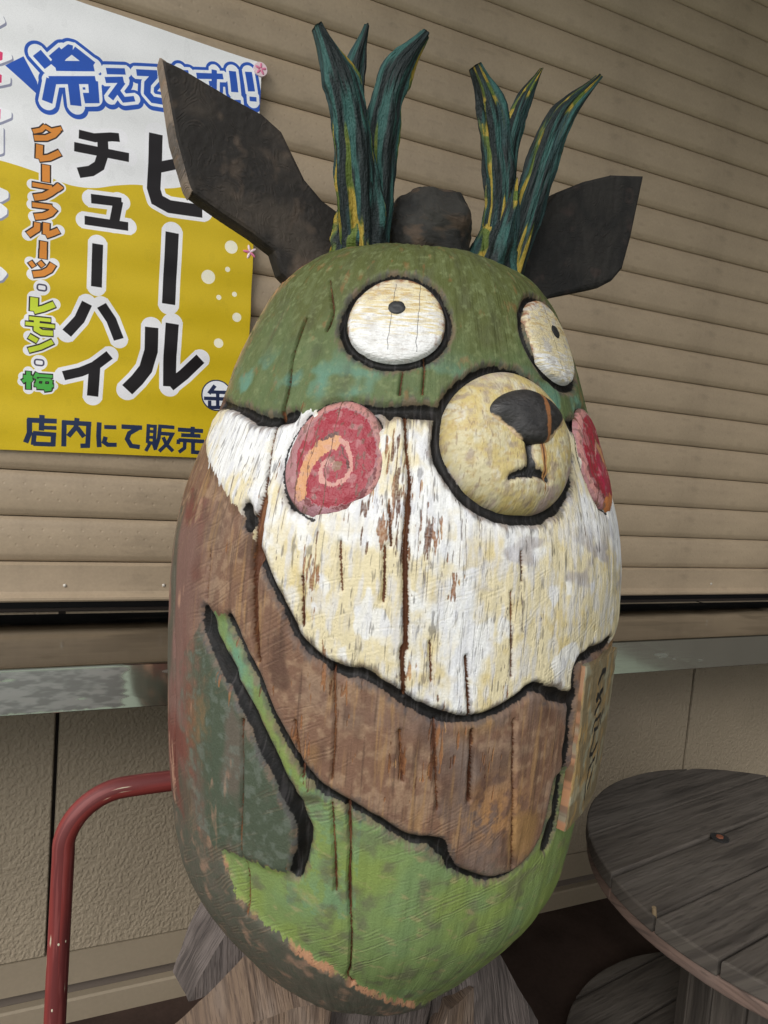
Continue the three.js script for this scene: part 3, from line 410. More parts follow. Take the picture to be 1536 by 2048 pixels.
    if (bare > 0) { const w = mixc(mixc(PAL.wood, PAL.woodd, sstep(0.45, 0.65, grain2)), PAL.woodl, sstep(0.62, 0.75, fbm(s * 200 + 55, t * 12, 2)) * 0.8); c = mixc(c, w, bare * (1 - 0.3 * fine)); bump -= 0.30 * bare; }
    if (soft > 0.02) { const l = sstep(0.36, 0.70, line); c = mixc(c, mixc([0.16, 0.105, 0.075], PAL.soot, sstep(0.4, 0.6, mid)), sstep(0.04, 0.42, soft * (0.55 + 0.9 * fbm(s * 90 + 5, t * 70, 3))) * 0.72); c = mixc(c, mixc(PAL.black, [0.028, 0.025, 0.025], sstep(0.55, 0.8, grain)), l * 0.97); bump = lerp(bump, 0.45 + 0.1 * (fine - 0.5), l); }
    // orange bare edge along the lower rim
    if (py < 690 && py > 400) { const b0 = samp(M.belly, wx, wy + 5), b1 = samp(M.belly, wx, wy - 3); const e = clamp(b0 - b1) * sstep(0.38, 0.62, fbm(s * 40, t * 20 + 3, 3)); c = mixc(c, mixc([0.42, 0.2, 0.10], PAL.black, sstep(0.5, 0.6, fine * 0.3 + mid * 0.5)), e * 0.9); }
    if (crack > 0.05) { const k = sstep(0.15, 0.6, crack); c = mixc(c, mixc(PAL.woodd, PAL.wood, sstep(0.5, 0.8, grain) * 0.8), k); bump -= 0.3 * k; }
    const g0 = 0.93 + 0.14 * fine, lm = 0.3 * c[0] + 0.6 * c[1] + 0.1 * c[2]; c = mixc(c, [lm, lm, lm], 0.10); // sun-bleached
    bodyCol[o] = ENC[(clamp(c[0] * g0) * 4096) | 0]; bodyCol[o + 1] = ENC[(clamp(c[1] * g0) * 4096) | 0]; bodyCol[o + 2] = ENC[(clamp(c[2] * g0) * 4096) | 0]; bodyCol[o + 3] = 255;
    bodyBump[o] = bodyBump[o + 1] = bodyBump[o + 2] = clamp(bump) * 255; bodyBump[o + 3] = 255;
  }
}
console.log('figure mesh');
const dt = (d, srgb) => { const t = new THREE.DataTexture(d, BT, BT); if (srgb) t.colorSpace = THREE.SRGBColorSpace; t.magFilter = THREE.LinearFilter; t.needsUpdate = true; return t; };
const bodyMat = new THREE.MeshPhysicalMaterial({ specularIntensity: 0.32, map: dt(bodyCol, true), bumpMap: dt(bodyBump), bumpScale: 0.0019, roughness: 0.55 });
const figure = thing('carved_figure', 'carved wooden animal figure with painted round eyes, red cheeks, ears and leafy antlers', 'sculpture', [AX, 0.402, AZ]);
const FY = -0.402;
{
  const nu = 620, nv = 640, pos = new Float32Array((nu + 1) * (nv + 1) * 3), uv = new Float32Array((nu + 1) * (nv + 1) * 2), idx = new Uint32Array(nu * nv * 6);
  let o = 0, q = 0;
  for (let j = 0; j <= nv; j++) { const v = j / nv, [r, y, nr, ny] = PROF.at(v * PROF.S * 0.99999); for (let i = 0; i <= nu; i++) { const u = i / nu, a = thOf(u) * Math.PI / 180, h = relief(i === nu ? 0 : u, v) * (j && j < nv ? 1 : 0), R = Math.max(0, r + nr * h); pos[o] = R * Math.sin(a); pos[o + 1] = y + ny * h + FY; pos[o + 2] = R * Math.cos(a); o += 3; uv[q++] = u; uv[q++] = v; } }
  o = 0; for (let j = 0; j < nv; j++) for (let i = 0; i < nu; i++) { const a = j * (nu + 1) + i; idx[o++] = a; idx[o++] = a + 1; idx[o++] = a + nu + 2; idx[o++] = a; idx[o++] = a + nu + 2; idx[o++] = a + nu + 1; }
  const g = new THREE.BufferGeometry(); g.setAttribute('position', new THREE.BufferAttribute(pos, 3)); g.setAttribute('uv', new THREE.BufferAttribute(uv, 2)); g.setIndex(new THREE.BufferAttribute(idx, 1)); g.computeVertexNormals();
  mesh('body', g, bodyMat, figure);
}
// disc of paint or wood lying on the figure: a, b half sizes (m); height(x, y, rho) out of the skin
function patch(th, mm, a, b, height, rings = 40, segs = 96) {
  const pos = [], uv = [], idx = [], rr = PROF.at(PROF.sOf(mm / 1000))[0];
  for (let k = 0; k <= rings; k++) for (let i = 0; i < segs; i++) {
    const rho = k / rings, an = i / segs * Math.PI * 2, x = Math.cos(an) * rho, y = Math.sin(an) * rho;
    const p = skin(th + x * a / rr * 180 / Math.PI, mm / 1000 + y * b, height(x, y, rho)); pos.push(p[0], p[1] + FY, p[2]); uv.push(x * 0.5 + 0.5, y * 0.5 + 0.5);
  }
  for (let k = 0; k < rings; k++) for (let i = 0; i < segs; i++) { const A = k * segs + i, B = k * segs + (i + 1) % segs, C = A + segs, D = B + segs; if (k) idx.push(A, C, B); idx.push(B, C, D); }
  const g = new THREE.BufferGeometry(); g.setAttribute('position', new THREE.Float32BufferAttribute(pos, 3)); g.setAttribute('uv', new THREE.Float32BufferAttribute(uv, 2)); g.setIndex(idx); g.computeVertexNormals(); return g;
}
const TS = 512;
function painted(draw, fn, bumpFn) { // canvas sketch -> weathered paint
  let im = null; if (draw) { const cv = document.createElement('canvas'); cv.width = cv.height = TS; const c = cv.getContext('2d'); c.lineCap = c.lineJoin = 'round'; draw(c); im = c.getImageData(0, 0, TS, TS).data; }
  const look = (x, y) => { const o = ((clamp(TS - 1 - y, 0, TS - 1) | 0) * TS + (clamp(x, 0, TS - 1) | 0)) * 4; return [im[o] / 255, im[o + 1] / 255, im[o + 2] / 255].map((q) => (q <= 0.04045 ? q / 12.92 : Math.pow((q + 0.055) / 1.055, 2.4))); };
  return { map: colorTex(TS, TS, (i, j) => fn(i, j, look), false), bumpMap: grayTex(TS, TS, bumpFn, false), bumpScale: 0.0018, roughness: 0.5 };
}
// eyes
EYES.forEach((e, k) => {
  const eye = mesh('eye', patch(e.th, e.mm, e.a / 1000, e.b / 1000, (x, y, r) => -0.003 + 0.0072 * Math.pow(Math.max(0, 1 - r ** 12), 0.5) + 0.001 * (fbm(x * 5 + k * 7, y * 5, 2) - 0.5), 28, 72), std(painted(null, (i, j) => {
    const y = j / TS, x = i / TS, n = fbm(i / 60, j / 9 + k * 40, 3), m = fbm(i / 24, j / 24, 3); let c = mixc(PAL.white, PAL.cream, sstep(0.4, 0.62, y * 0.8 + (n - 0.5) * 0.7 + (k ? 0.34 : 0.12))); c = mixc(c, [0.44, 0.29, 0.10], sstep(0.52, 0.72, n) * sstep(0.40, 0.7, y) * 0.8); c = mixc(c, [0.45, 0.42, 0.38], sstep(0.45, 0.8, fbm(i / 40 + 7, j / 30 + 5, 4)) * (k ? 0.9 : 0.5));
    c = mixc(c, [0.42, 0.37, 0.33], sstep(0.66, 0.80, fbm(i / 30, j / 6, 3)) * 0.5); const d = Math.hypot(x - 0.5, y - 0.5) * 2; c = mixc(c, mixc([0.28, 0.19, 0.15], PAL.wood, m), sstep(0.0, 0.14, d - 0.88 + (m - 0.5) * 0.3 - 0.16 * sstep(0.35, 0.1, y)));
    for (const cx of [0.46, 0.72]) if (Math.abs(x - cx - 0.02 * (vn(0, j / 40) - 0.5)) < 0.0035 && y < 0.9 && y > 0.12) c = mixc(c, PAL.soot, 0.8); return c;
  }, (i, j) => 0.5 + 0.3 * (fbm(i / 30, j / 4, 2) - 0.5) + 0.25 * (fbm(i / 8, j / 8, 2) - 0.5))), figure);
  mesh('pupil', patch(e.th + (k ? 1.5 : 0), e.mm + 9, 0.0077, 0.0063, (x, y, r) => 0.0040 + 0.0012 * Math.sqrt(Math.max(0, 1 - r * r)) + 0.0005 * vn(x * 3, y * 3), 8, 24), std({ color: rgb(0.014, 0.014, 0.014), roughness: 0.55 }), eye);
});
// cheeks with a carved swirl
CHEEKS.forEach((e, k) => {
  const mir = k ? -1 : 1;
  const sw = (x, y) => { const X = x * mir, an = Math.atan2(y + 0.05, X), d = Math.hypot(X, y + 0.05), tr = (0.74 - (an / 6.283 + 0.5) * 0.42); return Math.exp(-(((d - tr * 0.9) / 0.05) ** 2)) + Math.exp(-(((d - tr * 0.9 + 0.4) / 0.05) ** 2)) * 0.6; };
  mesh('cheek', patch(e.th, e.mm, e.a / 1000, e.b / 1000, (x, y, r) => -0.0015 + 0.0090 * Math.sqrt(Math.max(0, 1 - r ** 4)) - 0.0003 * sw(x, y) * (1 - r ** 6) + 0.0025 * (fbm(x * 4 + 9, y * 4, 2) - 0.5), 44, 110), std(painted((c) => {
    c.translate(TS / 2, TS / 2); c.scale(mir * TS / 2, TS / 2); // y down
    c.fillStyle = '#9c6c6e'; c.fillRect(-1, -1, 2, 2);
    c.fillStyle = '#8e2230'; c.beginPath(); c.ellipse(0.02, -0.03, 0.74, 0.80, 0, 0, 7); c.fill();
    c.strokeStyle = '#b07a74'; c.lineWidth = 0.12; c.beginPath(); c.ellipse(0, 0, 0.87, 0.92, 0, -2.6, 0.7); c.stroke();
    c.strokeStyle = '#6d3436'; c.lineWidth = 0.07; c.beginPath(); c.ellipse(0.02, -0.02, 0.77, 0.84, 0, 0.2, 2.4); c.stroke();
    // pale carved spiral, broad on the left and thinning into the middle
    c.fillStyle = '#bf8a5e'; c.beginPath(); c.moveTo(0.10, -0.36); c.bezierCurveTo(-0.42, -0.42, -0.70, 0.08, -0.58, 0.66); c.bezierCurveTo(-0.50, 0.78, -0.38, 0.74, -0.36, 0.62); c.bezierCurveTo(-0.44, 0.22, -0.30, -0.06, 0.04, -0.14); c.fill();
    c.strokeStyle = '#b98478'; c.lineWidth = 0.085; c.beginPath(); c.moveTo(0.06, -0.30); c.bezierCurveTo(0.34, -0.20, 0.40, 0.16, 0.28, 0.32); c.bezierCurveTo(0.10, 0.50, -0.16, 0.46, -0.18, 0.22); c.bezierCurveTo(-0.18, 0.08, -0.02, 0.02, 0.06, 0.12); c.stroke();
    c.strokeStyle = '#54302a'; c.lineWidth = 0.035; c.beginPath(); c.moveTo(-0.30, -0.26); c.lineTo(-0.02, -0.38); c.moveTo(0.12, -0.18); c.lineTo(0.30, 0.14); c.stroke();
    c.fillStyle = '#7d5a44'; c.beginPath(); c.ellipse(0.10, 0.14, 0.09, 0.09, 0, 0, 7); c.fill();
    c.fillStyle = '#94686f'; c.beginPath(); c.ellipse(-0.05, 0.9, 0.5, 0.13, 0, 0, 7); c.fill();
    if (k) { c.fillStyle = '#b8703c'; c.beginPath(); c.ellipse(0.0, 0.84, 0.4, 0.2, 0, 0, 7); c.fill(); c.fillStyle = '#9c1f3c'; c.beginPath(); c.ellipse(0.12, 0.28, 0.3, 0.42, 0, 0, 7); c.fill(); }
  }, (i, j, look) => {
    const m = fbm(i / 20, j / 26, 3), f = fbm(i / 7, j / 7, 2); let c = look(i + (m - 0.5) * 22 + (f - 0.5) * 12, j + (fbm(i / 22 + 9, j / 22, 3) - 0.5) * 22 + (fbm(i / 5, j / 9, 2) - 0.5) * 12); const d = Math.hypot(i / TS - 0.5, j / TS - 0.5) * 2;
    c = mixc(c, [0.45, 0.27, 0.26], sstep(0.56, 0.72, fbm(i / 40 + 8, j / 30, 3)) * 0.35); c = mixc(c, [0.13, 0.07, 0.05], sstep(0.62, 0.76, fbm(i / 16 + 30, j / 30, 3)) * 0.7); c = mixc(c, mixc([0.09, 0.05, 0.04], [0.26, 0.15, 0.12], f), sstep(0.0, 0.16, d - 0.89 + (m - 0.5) * 0.45 - 0.12 * sstep(0.6, 0.0, i / TS)));
    for (const [cx, w] of [[0.47, 0.006], [0.19, 0.008], [0.3, 0.003]]) if (Math.abs(i / TS - cx - 0.05 * (vn(k * 9, j / 70) - 0.5)) < w * (0.4 + vn(j / 20, 4))) c = mixc(c, PAL.woodd, 0.9); return c;
  }, (i, j) => 0.5 + 0.5 * (fbm(i / 26, j / 26, 3) - 0.5) + 0.2 * (fbm(i / 6, j / 6, 2) - 0.5))), figure);
});
// muzzle
const muzH = (x, y, r) => -0.005 + (MUZ.h + 0.005) * Math.pow(Math.max(0, 1 - Math.pow(r, 3.6)), 0.55) + 0.003 * y;
const mouth = (x, y) => { const a = Math.exp(-((x / 0.055) ** 2)) * sstep(0.30, 0.2, y) * sstep(-0.60, -0.50, y); const b = Math.exp(-(((y + 0.60 - 0.10 * (1 - (x / 0.3) ** 2)) / 0.055) ** 2)) * sstep(0.33, 0.22, Math.abs(x)); return clamp(a + b); };
{
  const m = mesh('muzzle', patch(MUZ.th, MUZ.mm, MUZ.a / 1000, MUZ.b / 1000, (x, y, r) => muzH(x, y, r) - 0.004 * mouth(x, y) + 0.0022 * (fbm(x * 3 + 4, y * 3 + 2, 3) - 0.5), 70, 150), std(painted(null, (i, j) => {
    const x = i / TS * 2 - 1, y = j / TS * 2 - 1, n = fbm(i / 40, j / 46, 4), f = fbm(i / 9, j / 30, 3), d = Math.hypot(x, y); let c = mixc([0.47, 0.37, 0.15], [0.50, 0.44, 0.27], sstep(0.38, 0.66, n)); c = mixc(c, [0.54, 0.52, 0.45], sstep(0.56, 0.80, fbm(i / 30 + 60, j / 60 + 8, 4)) * 0.7); c = mixc(c, [0.38, 0.26, 0.10], sstep(0.52, 0.8, fbm(i / 18 + 6, j / 14, 4)) * 0.6);
    c = mixc(c, [0.27, 0.21, 0.17], sstep(0.52, 0.80, fbm(i / 26 + 14, j / 30, 4)) * 0.7); c = mixc(c, [0.36, 0.26, 0.24], sstep(0.1, 0.32, d - 0.72 + (n - 0.5) * 0.7 - 0.25 * sstep(0.4, -0.8, x)) * 0.85); c = mixc(c, [0.24, 0.17, 0.11], sstep(0.70, 0.80, fbm(i / 4, j / 20, 2)) * 0.6);
    const ml = mouth(x + (n - 0.5) * 0.08, y + (f - 0.5) * 0.06); c = mixc(c, PAL.black, sstep(0.35, 0.6, ml)); c = mixc(c, PAL.mauve, sstep(0.1, 0.35, ml) * (1 - sstep(0.35, 0.6, ml)) * 0.6);
    const ck = Math.abs(x - 0.17 - 0.03 * (vn(1, j / 40) - 0.5) + 0.05 * (y)); if (y < 0.62 && y > -0.75) { const w = 0.028 * sstep(0.75, 0.2, Math.abs(y + 0.1)) * (0.5 + vn(3, j / 26)); c = mixc(c, mixc(PAL.woodl, PAL.wood, f), sstep(w * 1.5, w, ck) * 0.9); c = mixc(c, PAL.woodd, sstep(w * 0.5, w * 0.2, ck)); } return c;
  }, (i, j) => 0.5 + 0.35 * (fbm(i / 30, j / 30, 3) - 0.5) + 0.3 * (fbm(i / 6, j / 12, 2) - 0.5))), figure);
  // nose: black oval with two shallow nostril bevels where the wood shows
  const nz = { x: 0.07, y: 0.25, a: 0.57, b: 0.40 };
  const g = (() => {
    const rings = 34, segs = 80, pos = [], uv = [], idx = [], rr = PROF.at(PROF.sOf(MUZ.mm / 1000))[0];
    for (let k = 0; k <= rings; k++) for (let i = 0; i < segs; i++) { const rho = k / rings, an = i / segs * 6.28318, lx = Math.cos(an) * rho, ly = Math.sin(an) * rho * (1 - 0.12 * Math.abs(Math.cos(an))), x = nz.x + lx * nz.a, y = nz.y + ly * nz.b; const p = skin(MUZ.th + x * MUZ.a / 1000 / rr * 180 / Math.PI, (MUZ.mm + y * MUZ.b) / 1000, muzH(x, y, Math.hypot(x, y)) - 0.003 + 0.0105 * Math.sqrt(Math.max(0, 1 - rho ** 4)) - 0.005 * sstep(0.2, 0.7, Math.abs(lx)) * sstep(0.2, -0.5, ly)); pos.push(p[0], p[1] + FY, p[2]); uv.push(lx / 2 + 0.5, ly / 2 + 0.5); }
    for (let k = 0; k < rings; k++) for (let i = 0; i < segs; i++) { const A = k * segs + i, B = k * segs + (i + 1) % segs, C = A + segs, D = B + segs; if (k) idx.push(A, C, B); idx.push(B, C, D); }
    const q = new THREE.BufferGeometry(); q.setAttribute('position', new THREE.Float32BufferAttribute(pos, 3)); q.setAttribute('uv', new THREE.Float32BufferAttribute(uv, 2)); q.setIndex(idx); q.computeVertexNormals(); return q;
  })();
  mesh('nose', g, std(painted(null, (i, j) => { const x = i / TS * 2 - 1, y = j / TS * 2 - 1, n = fbm(i / 40, j / 40, 3); let c = mixc(PAL.black, [0.04, 0.036, 0.034], n); const e = (x < 0.3 ? Math.abs(x) : 1.1 * x) - y * 0.75 + (n - 0.5) * 0.16; c = mixc(c, mixc([0.50, 0.33, 0.14], [0.52, 0.40, 0.28], fbm(i / 12, j / 30, 2)), sstep(0.90, 0.99, e)); const ck = Math.abs(x - 0.3); c = mixc(c, PAL.wood, sstep(0.08, 0.04, ck * (0.6 + n)) * 0.9); return c; }, (i, j) => 0.5 + 0.3 * (fbm(i / 20, j / 20, 3) - 0.5))), m);
}
// carved tablet held in front: a raised curved board with brushed writing
{
  const { th0, th1, mm0, mm1 } = SIGN, nx = 40, ny = 90, pos = [], uv = [], idx = [];
  const lift = (x) => 0.0050 + 0.05 * (1 / Math.cos((x * (SIGN.th1 - SIGN.th0)) * Math.PI / 180) - 1);
  for (let j = 0; j <= ny; j++) for (let i = -2; i <= nx + 2; i++) {
    const x = clamp(i / nx), y = j / ny, e = 0.0012 * (fbm(x * 4, y * 22, 2) - 0.5), hh = i === -2 ? -0.004 : i === -1 ? lift(0) - 0.0025 + e : i === nx + 2 ? -0.004 : lift(x) + e, th = lerp(th0, th1, x) + (i < 0 ? (i + 1) * 0.25 - 0.12 : 0) + lerp(2.2, 0, y), mm = lerp(mm0, mm1, y) + 12 * x * sstep(0.7, 1, y) * 0 + (x - 0.0) * lerp(14, 4, y);
    const p = skin(th, mm / 1000, hh); pos.push(p[0], p[1] + FY, p[2]); uv.push(i < 0 ? 0.015 : 0.075 + 0.925 * x, y);
  }
  const st = nx + 5; for (let j = 0; j < ny; j++) for (let i = 0; i < st - 1; i++) { const a = j * st + i; idx.push(a, a + 1, a + st + 1, a, a + st + 1, a + st); }
  for (const j of [0, ny]) { const b0 = pos.length / 3; for (let i = 0; i < st; i++) { const a = (j * st + i) * 3; pos.push(pos[a], pos[a + 1], pos[a + 2]); uv.push(uv[(j * st + i) * 2], y01(j)); } for (let i = 0; i < st; i++) { const x = clamp((i - 2) / nx), p = skin(lerp(th0, th1, x) + lerp(2.2, 0, j / ny), (lerp(mm0, mm1, j / ny) + (x) * lerp(14, 4, j / ny)) / 1000, -0.006); pos.push(p[0], p[1] + FY, p[2]); uv.push(0.02, y01(j)); } for (let i = 0; i < st - 1; i++) { const a = b0 + i, b = b0 + st + i; idx.push(a, b, a + 1, a + 1, b, b + 1); } }
  function y01(j) { return j / ny; }
  const g0 = new THREE.BufferGeometry(); g0.setAttribute('position', new THREE.Float32BufferAttribute(pos, 3)); g0.setAttribute('uv', new THREE.Float32BufferAttribute(uv, 2)); g0.setIndex(idx); g0.computeVertexNormals();
  mesh('tablet', g0, std(painted((c) => {
    c.fillStyle = '#74664c'; c.fillRect(0, 0, TS, TS); c.fillStyle = '#6f533c'; c.fillRect(0, 0, TS * 0.04, TS);
    c.strokeStyle = '#141414'; const L = (w, p) => { c.lineWidth = w; c.beginPath(); p.forEach((q, i) => (i ? c.lineTo(q[0] * TS, q[1] * TS) : c.moveTo(q[0] * TS, q[1] * TS))); c.stroke(); };
    c.translate(TS * 0.12, 0); L(20, [[0.30, 0.14], [0.36, 0.085], [0.46, 0.085]]); L(18, [[0.45, 0.09], [0.46, 0.11]]); L(18, [[0.30, 0.25], [0.36, 0.235], [0.46, 0.205]]); L(14, [[0.31, 0.215], [0.40, 0.25]]); L(16, [[0.30, 0.335], [0.42, 0.27]]);
    L(13, [[0.28, 0.45], [0.32, 0.385], [0.5, 0.37], [0.46, 0.45], [0.34, 0.445]]); L(13, [[0.56, 0.36], [0.52, 0.44]]); L(13, [[0.36, 0.47], [0.30, 0.60]]); L(14, [[0.30, 0.60], [0.40, 0.61], [0.52, 0.565]]); L(13, [[0.34, 0.70], [0.52, 0.66]]); L(14, [[0.60, 0.64], [0.60, 0.72]]); L(14, [[0.36, 0.72], [0.32, 0.80], [0.36, 0.9]]); L(13, [[0.5, 0.72], [0.4, 0.84]]);
  }, (i, j, look) => { const m = fbm(i / 30, j / 60, 3), f = fbm(i / 8, j / 24, 2); let c = look(i + (m - 0.5) * 14, j + (f - 0.5) * 8); const x = i / TS; c = mixc(c, [0.40, 0.24, 0.08], sstep(0.5, 0.7, m) * 0.5 * (c[0] > 0.08 ? 1 : 0)); c = mixc(c, [0.30, 0.30, 0.22], sstep(0.5, 0.7, fbm(i / 50 + 4, j / 50, 2)) * 0.5 * (c[0] > 0.08 ? 1 : 0)); if (x < 0.045) { c = mixc(c, [0.40, 0.19, 0.1], sstep(0.45, 0.65, fbm(3, j / 44, 3)) * 0.7); c = mixc(c, [0.12, 0.08, 0.06], sstep(0.60, 0.72, fbm(9, j / 34, 3)) * 0.7); } return c; }, (i, j) => 0.5 + 0.4 * (fbm(i / 12, j / 40, 3) - 0.5))), figure);
}
// ears: thick hewn boards
const hewn = (seed, base, dark, light, ang = 0.9) => {
  const ca = Math.cos(ang), sa = Math.sin(ang);
  return new THREE.MeshPhysicalMaterial({ specularIntensity: 0.35, map: colorTex(512, 512, (i, j) => { const x = i / 512, y = j / 512, st = tool(x * ca + y * sa, y * ca - x * sa, 0.021), b = fbm(x * 6 + seed, y * 6, 4), g = fbm(x * 60, y * 14 + seed, 3); let c = mixc(base, dark, sstep(0.35, 0.65, b)); c = mixc(c, light, sstep(0.62, 0.8, fbm(x * 12 + 4, y * 12 + seed, 3)) * 0.6 + clamp(st - 0.3) * 0.25); const k = 0.8 + 0.4 * g; return [c[0] * k, c[1] * k, c[2] * k]; }),
    bumpMap: grayTex(512, 512, (i, j) => { const x = i / 512, y = j / 512; return 0.5 + 0.1 * tool(x * ca + y * sa, y * ca - x * sa, 0.021) + 0.4 * (fbm(x * 40, y * 40, 3) - 0.5); }), bumpScale: 0.0022, roughness: 0.75 });
};
function ear(outline, z0, depth, tilt, mat, edgeMat) {
  const sh = new THREE.Shape(outline.map(([x, y]) => new THREE.Vector2(x - AX, y + FY)));
  const g = new THREE.ExtrudeGeometry(sh, { depth, bevelEnabled: true, bevelThickness: 0.005, bevelSize: 0.004, bevelSegments: 2, curveSegments: 6 });
  const p = g.attributes.position; for (let i = 0; i < p.count; i++) { const x = p.getX(i), y = p.getY(i), z = p.getZ(i); p.setZ(i, z + z0 - AZ + tilt * (Math.abs(x) - 0.12) + 0.004 * (fbm(x * 40 + 9, y * 40, 2) - 0.5)); }
  const uvs = g.attributes.uv; for (let i = 0; i < uvs.count; i++) uvs.setXY(i, p.getX(i) * 4, p.getY(i) * 4 + (Math.abs(g.attributes.normal.getZ(i)) < 0.5 ? p.getZ(i) * 4 : 0));
  g.computeVertexNormals(); return g;
}
{
  const matL = hewn(3, [0.052, 0.042, 0.034], [0.024, 0.021, 0.019], [0.09, 0.066, 0.05], 0.7), matR = hewn(8, [0.024, 0.022, 0.02], [0.014, 0.0135, 0.013], [0.045, 0.032, 0.028], 1.4);
  const eL = mesh('ear', ear([[0.078, 1.395], [0.092, 1.392], [0.137, 1.379], [0.170, 1.371], [0.190, 1.360], [0.203, 1.340], [0.217, 1.320], [0.238, 1.303], [0.266, 1.290], [0.292, 1.270], [0.280, 1.225], [0.235, 1.205], [0.205, 1.228], [0.196, 1.249], [0.172, 1.262], [0.140, 1.275], [0.112, 1.288], [0.108, 1.294], [0.094, 1.333]], 0.548, 0.020, 0.0, matL), matL, figure);
  const rim = new THREE.ExtrudeGeometry(new THREE.Shape([[0.0745, 1.399], [0.0785, 1.3975], [0.0945, 1.334], [0.1085, 1.294], [0.1110, 1.2885], [0.1080, 1.2860], [0.1045, 1.291], [0.0895, 1.331]].map(([x, y]) => new THREE.Vector2(x - AX, y + FY))), { depth: 0.019, bevelEnabled: true, bevelThickness: 0.004, bevelSize: 0.0015, bevelSegments: 1 });
  rim.translate(0, 0, 0.549 - AZ); const wm = hewn(5, [0.22, 0.17, 0.13], [0.12, 0.10, 0.085], [0.36, 0.2, 0.10], 0.2); for (let i = 0, a = rim.attributes.uv, p = rim.attributes.position; i < a.count; i++) a.setXY(i, p.getX(i) * 7, p.getY(i) * 7);
  mesh('worn_edge', rim, wm, eL);
  mesh('ear', ear([[0.624, 1.419], [0.668, 1.428], [0.657, 1.353], [0.649, 1.313], [0.636, 1.297], [0.618, 1.286], [0.545, 1.262], [0.530, 1.252], [0.488, 1.228], [0.450, 1.235], [0.455, 1.275], [0.500, 1.312], [0.518, 1.345], [0.545, 1.381], [0.583, 1.402]], 0.535, 0.018, 0.0, matR), matR, figure);
}
// antlers: three leaf-shaped prongs out of one stem
const antlerMat = (seed) => new THREE.MeshPhysicalMaterial({ specularIntensity: 0.5,
  map: colorTex(512, 512, (i, j) => { const x = i / 512, y = j / 512, a = fbm(x * 22 + seed, y * 3.4, 3), b = fbm(x * 9 + 4 + seed, y * 2.5 + 7, 3), f = fbm(x * 60, y * 30 + seed, 2); let c = mixc([0.012, 0.018, 0.018], [0.020, 0.046, 0.046], sstep(0.4, 0.62, b)); c = mixc(c, [0.035, 0.105, 0.092], sstep(0.54, 0.76, a) * 0.85); const st = fbm(x * 15 + 11 + seed, y * 2.2 + 2, 2); c = mixc(c, [0.10, 0.14, 0.02], sstep(0.56, 0.64, st) * 0.8); c = mixc(c, [0.33, 0.23, 0.035], sstep(0.58, 0.66, st + 0.12 * (fbm(x * 50, y * 40 + seed, 3) - 0.5)) * sstep(0.4, 0.55, vn(x * 9 + seed, y * 13)) * 0.95); const k = 0.8 + 0.4 * f; return [c[0] * k, c[1] * k, c[2] * k]; }),
  bumpMap: grayTex(512, 512, (i, j) => 0.5 + 0.5 * (fbm(i / 512 * 40, j / 512 * 7 + seed, 3) - 0.5) + 0.15 * (fbm(i / 5, j / 5, 2) - 0.5)), bumpScale: 0.006, roughness: 0.6 });
function prong(path, wid, thick, seed) { // path [x,y,z] list, half-width list, section is a leaf with grooved ribs
  const cr = new THREE.CatmullRomCurve3(path.map(([x, y, z]) => new THREE.Vector3(x - AX, y + FY, z - AZ))), nt = 90, ns = 56, pos = [], uv = [], idx = []; const W = (t) => { const k = t * (wid.length - 1), i = Math.min(k | 0, wid.length - 2); return lerp(wid[i], wid[i + 1], sstep(0, 1, k - i) * 0.5 + (k - i) * 0.5); };
  for (let j = 0; j <= nt; j++) {
    const t = j / nt, c = cr.getPoint(t), tg = cr.getTangent(t), side = new THREE.Vector3(tg.y, -tg.x, 0).normalize(), fr = new THREE.Vector3().crossVectors(side, tg).normalize(), w = W(t) * (0.9 + 0.2 * (fbm(t * 9 + seed, seed, 3) - 0.5)), h = thick * (0.35 + 0.65 * Math.sqrt(w / Math.max(...wid)));
    for (let i = 0; i <= ns; i++) { const a = i / ns * 6.28318, rib = 1 + 0.13 * Math.sin(a * 5 + seed + t * 1.2) + 0.34 * (fbm(Math.cos(a) * 3 + seed, Math.sin(a) * 3 + t * 6, 2) - 0.5) + 0.08 * (fbm(Math.cos(a) * 7 + seed * 3, Math.sin(a) * 7 + t * 26, 3) - 0.5), s = Math.cos(a) * w * rib, d = Math.sin(a) * h * rib * (1 - 0.25 * Math.cos(a) ** 2); pos.push(c.x + side.x * s + fr.x * d, c.y + side.y * s + fr.y * d, c.z + side.z * s + fr.z * d); uv.push(i / ns, t); }
  }
  const st = ns + 1; for (let j = 0; j < nt; j++) for (let i = 0; i < ns; i++) { const a = j * st + i; idx.push(a, a + 1, a + st + 1, a, a + st + 1, a + st); }
  for (const j of [0, nt]) { const b = pos.length / 3, c = cr.getPoint(j / nt); pos.push(c.x, c.y, c.z); uv.push(0.5, j / nt); for (let i = 0; i < ns; i++) idx.push(b, j * st + i + (j ? 1 : 0), j * st + i + (j ? 0 : 1)); }
  const g = new THREE.BufferGeometry(); g.setAttribute('position', new THREE.Float32BufferAttribute(pos, 3)); g.setAttribute('uv', new THREE.Float32BufferAttribute(uv, 2)); g.setIndex(idx); g.computeVertexNormals(); return g;
}
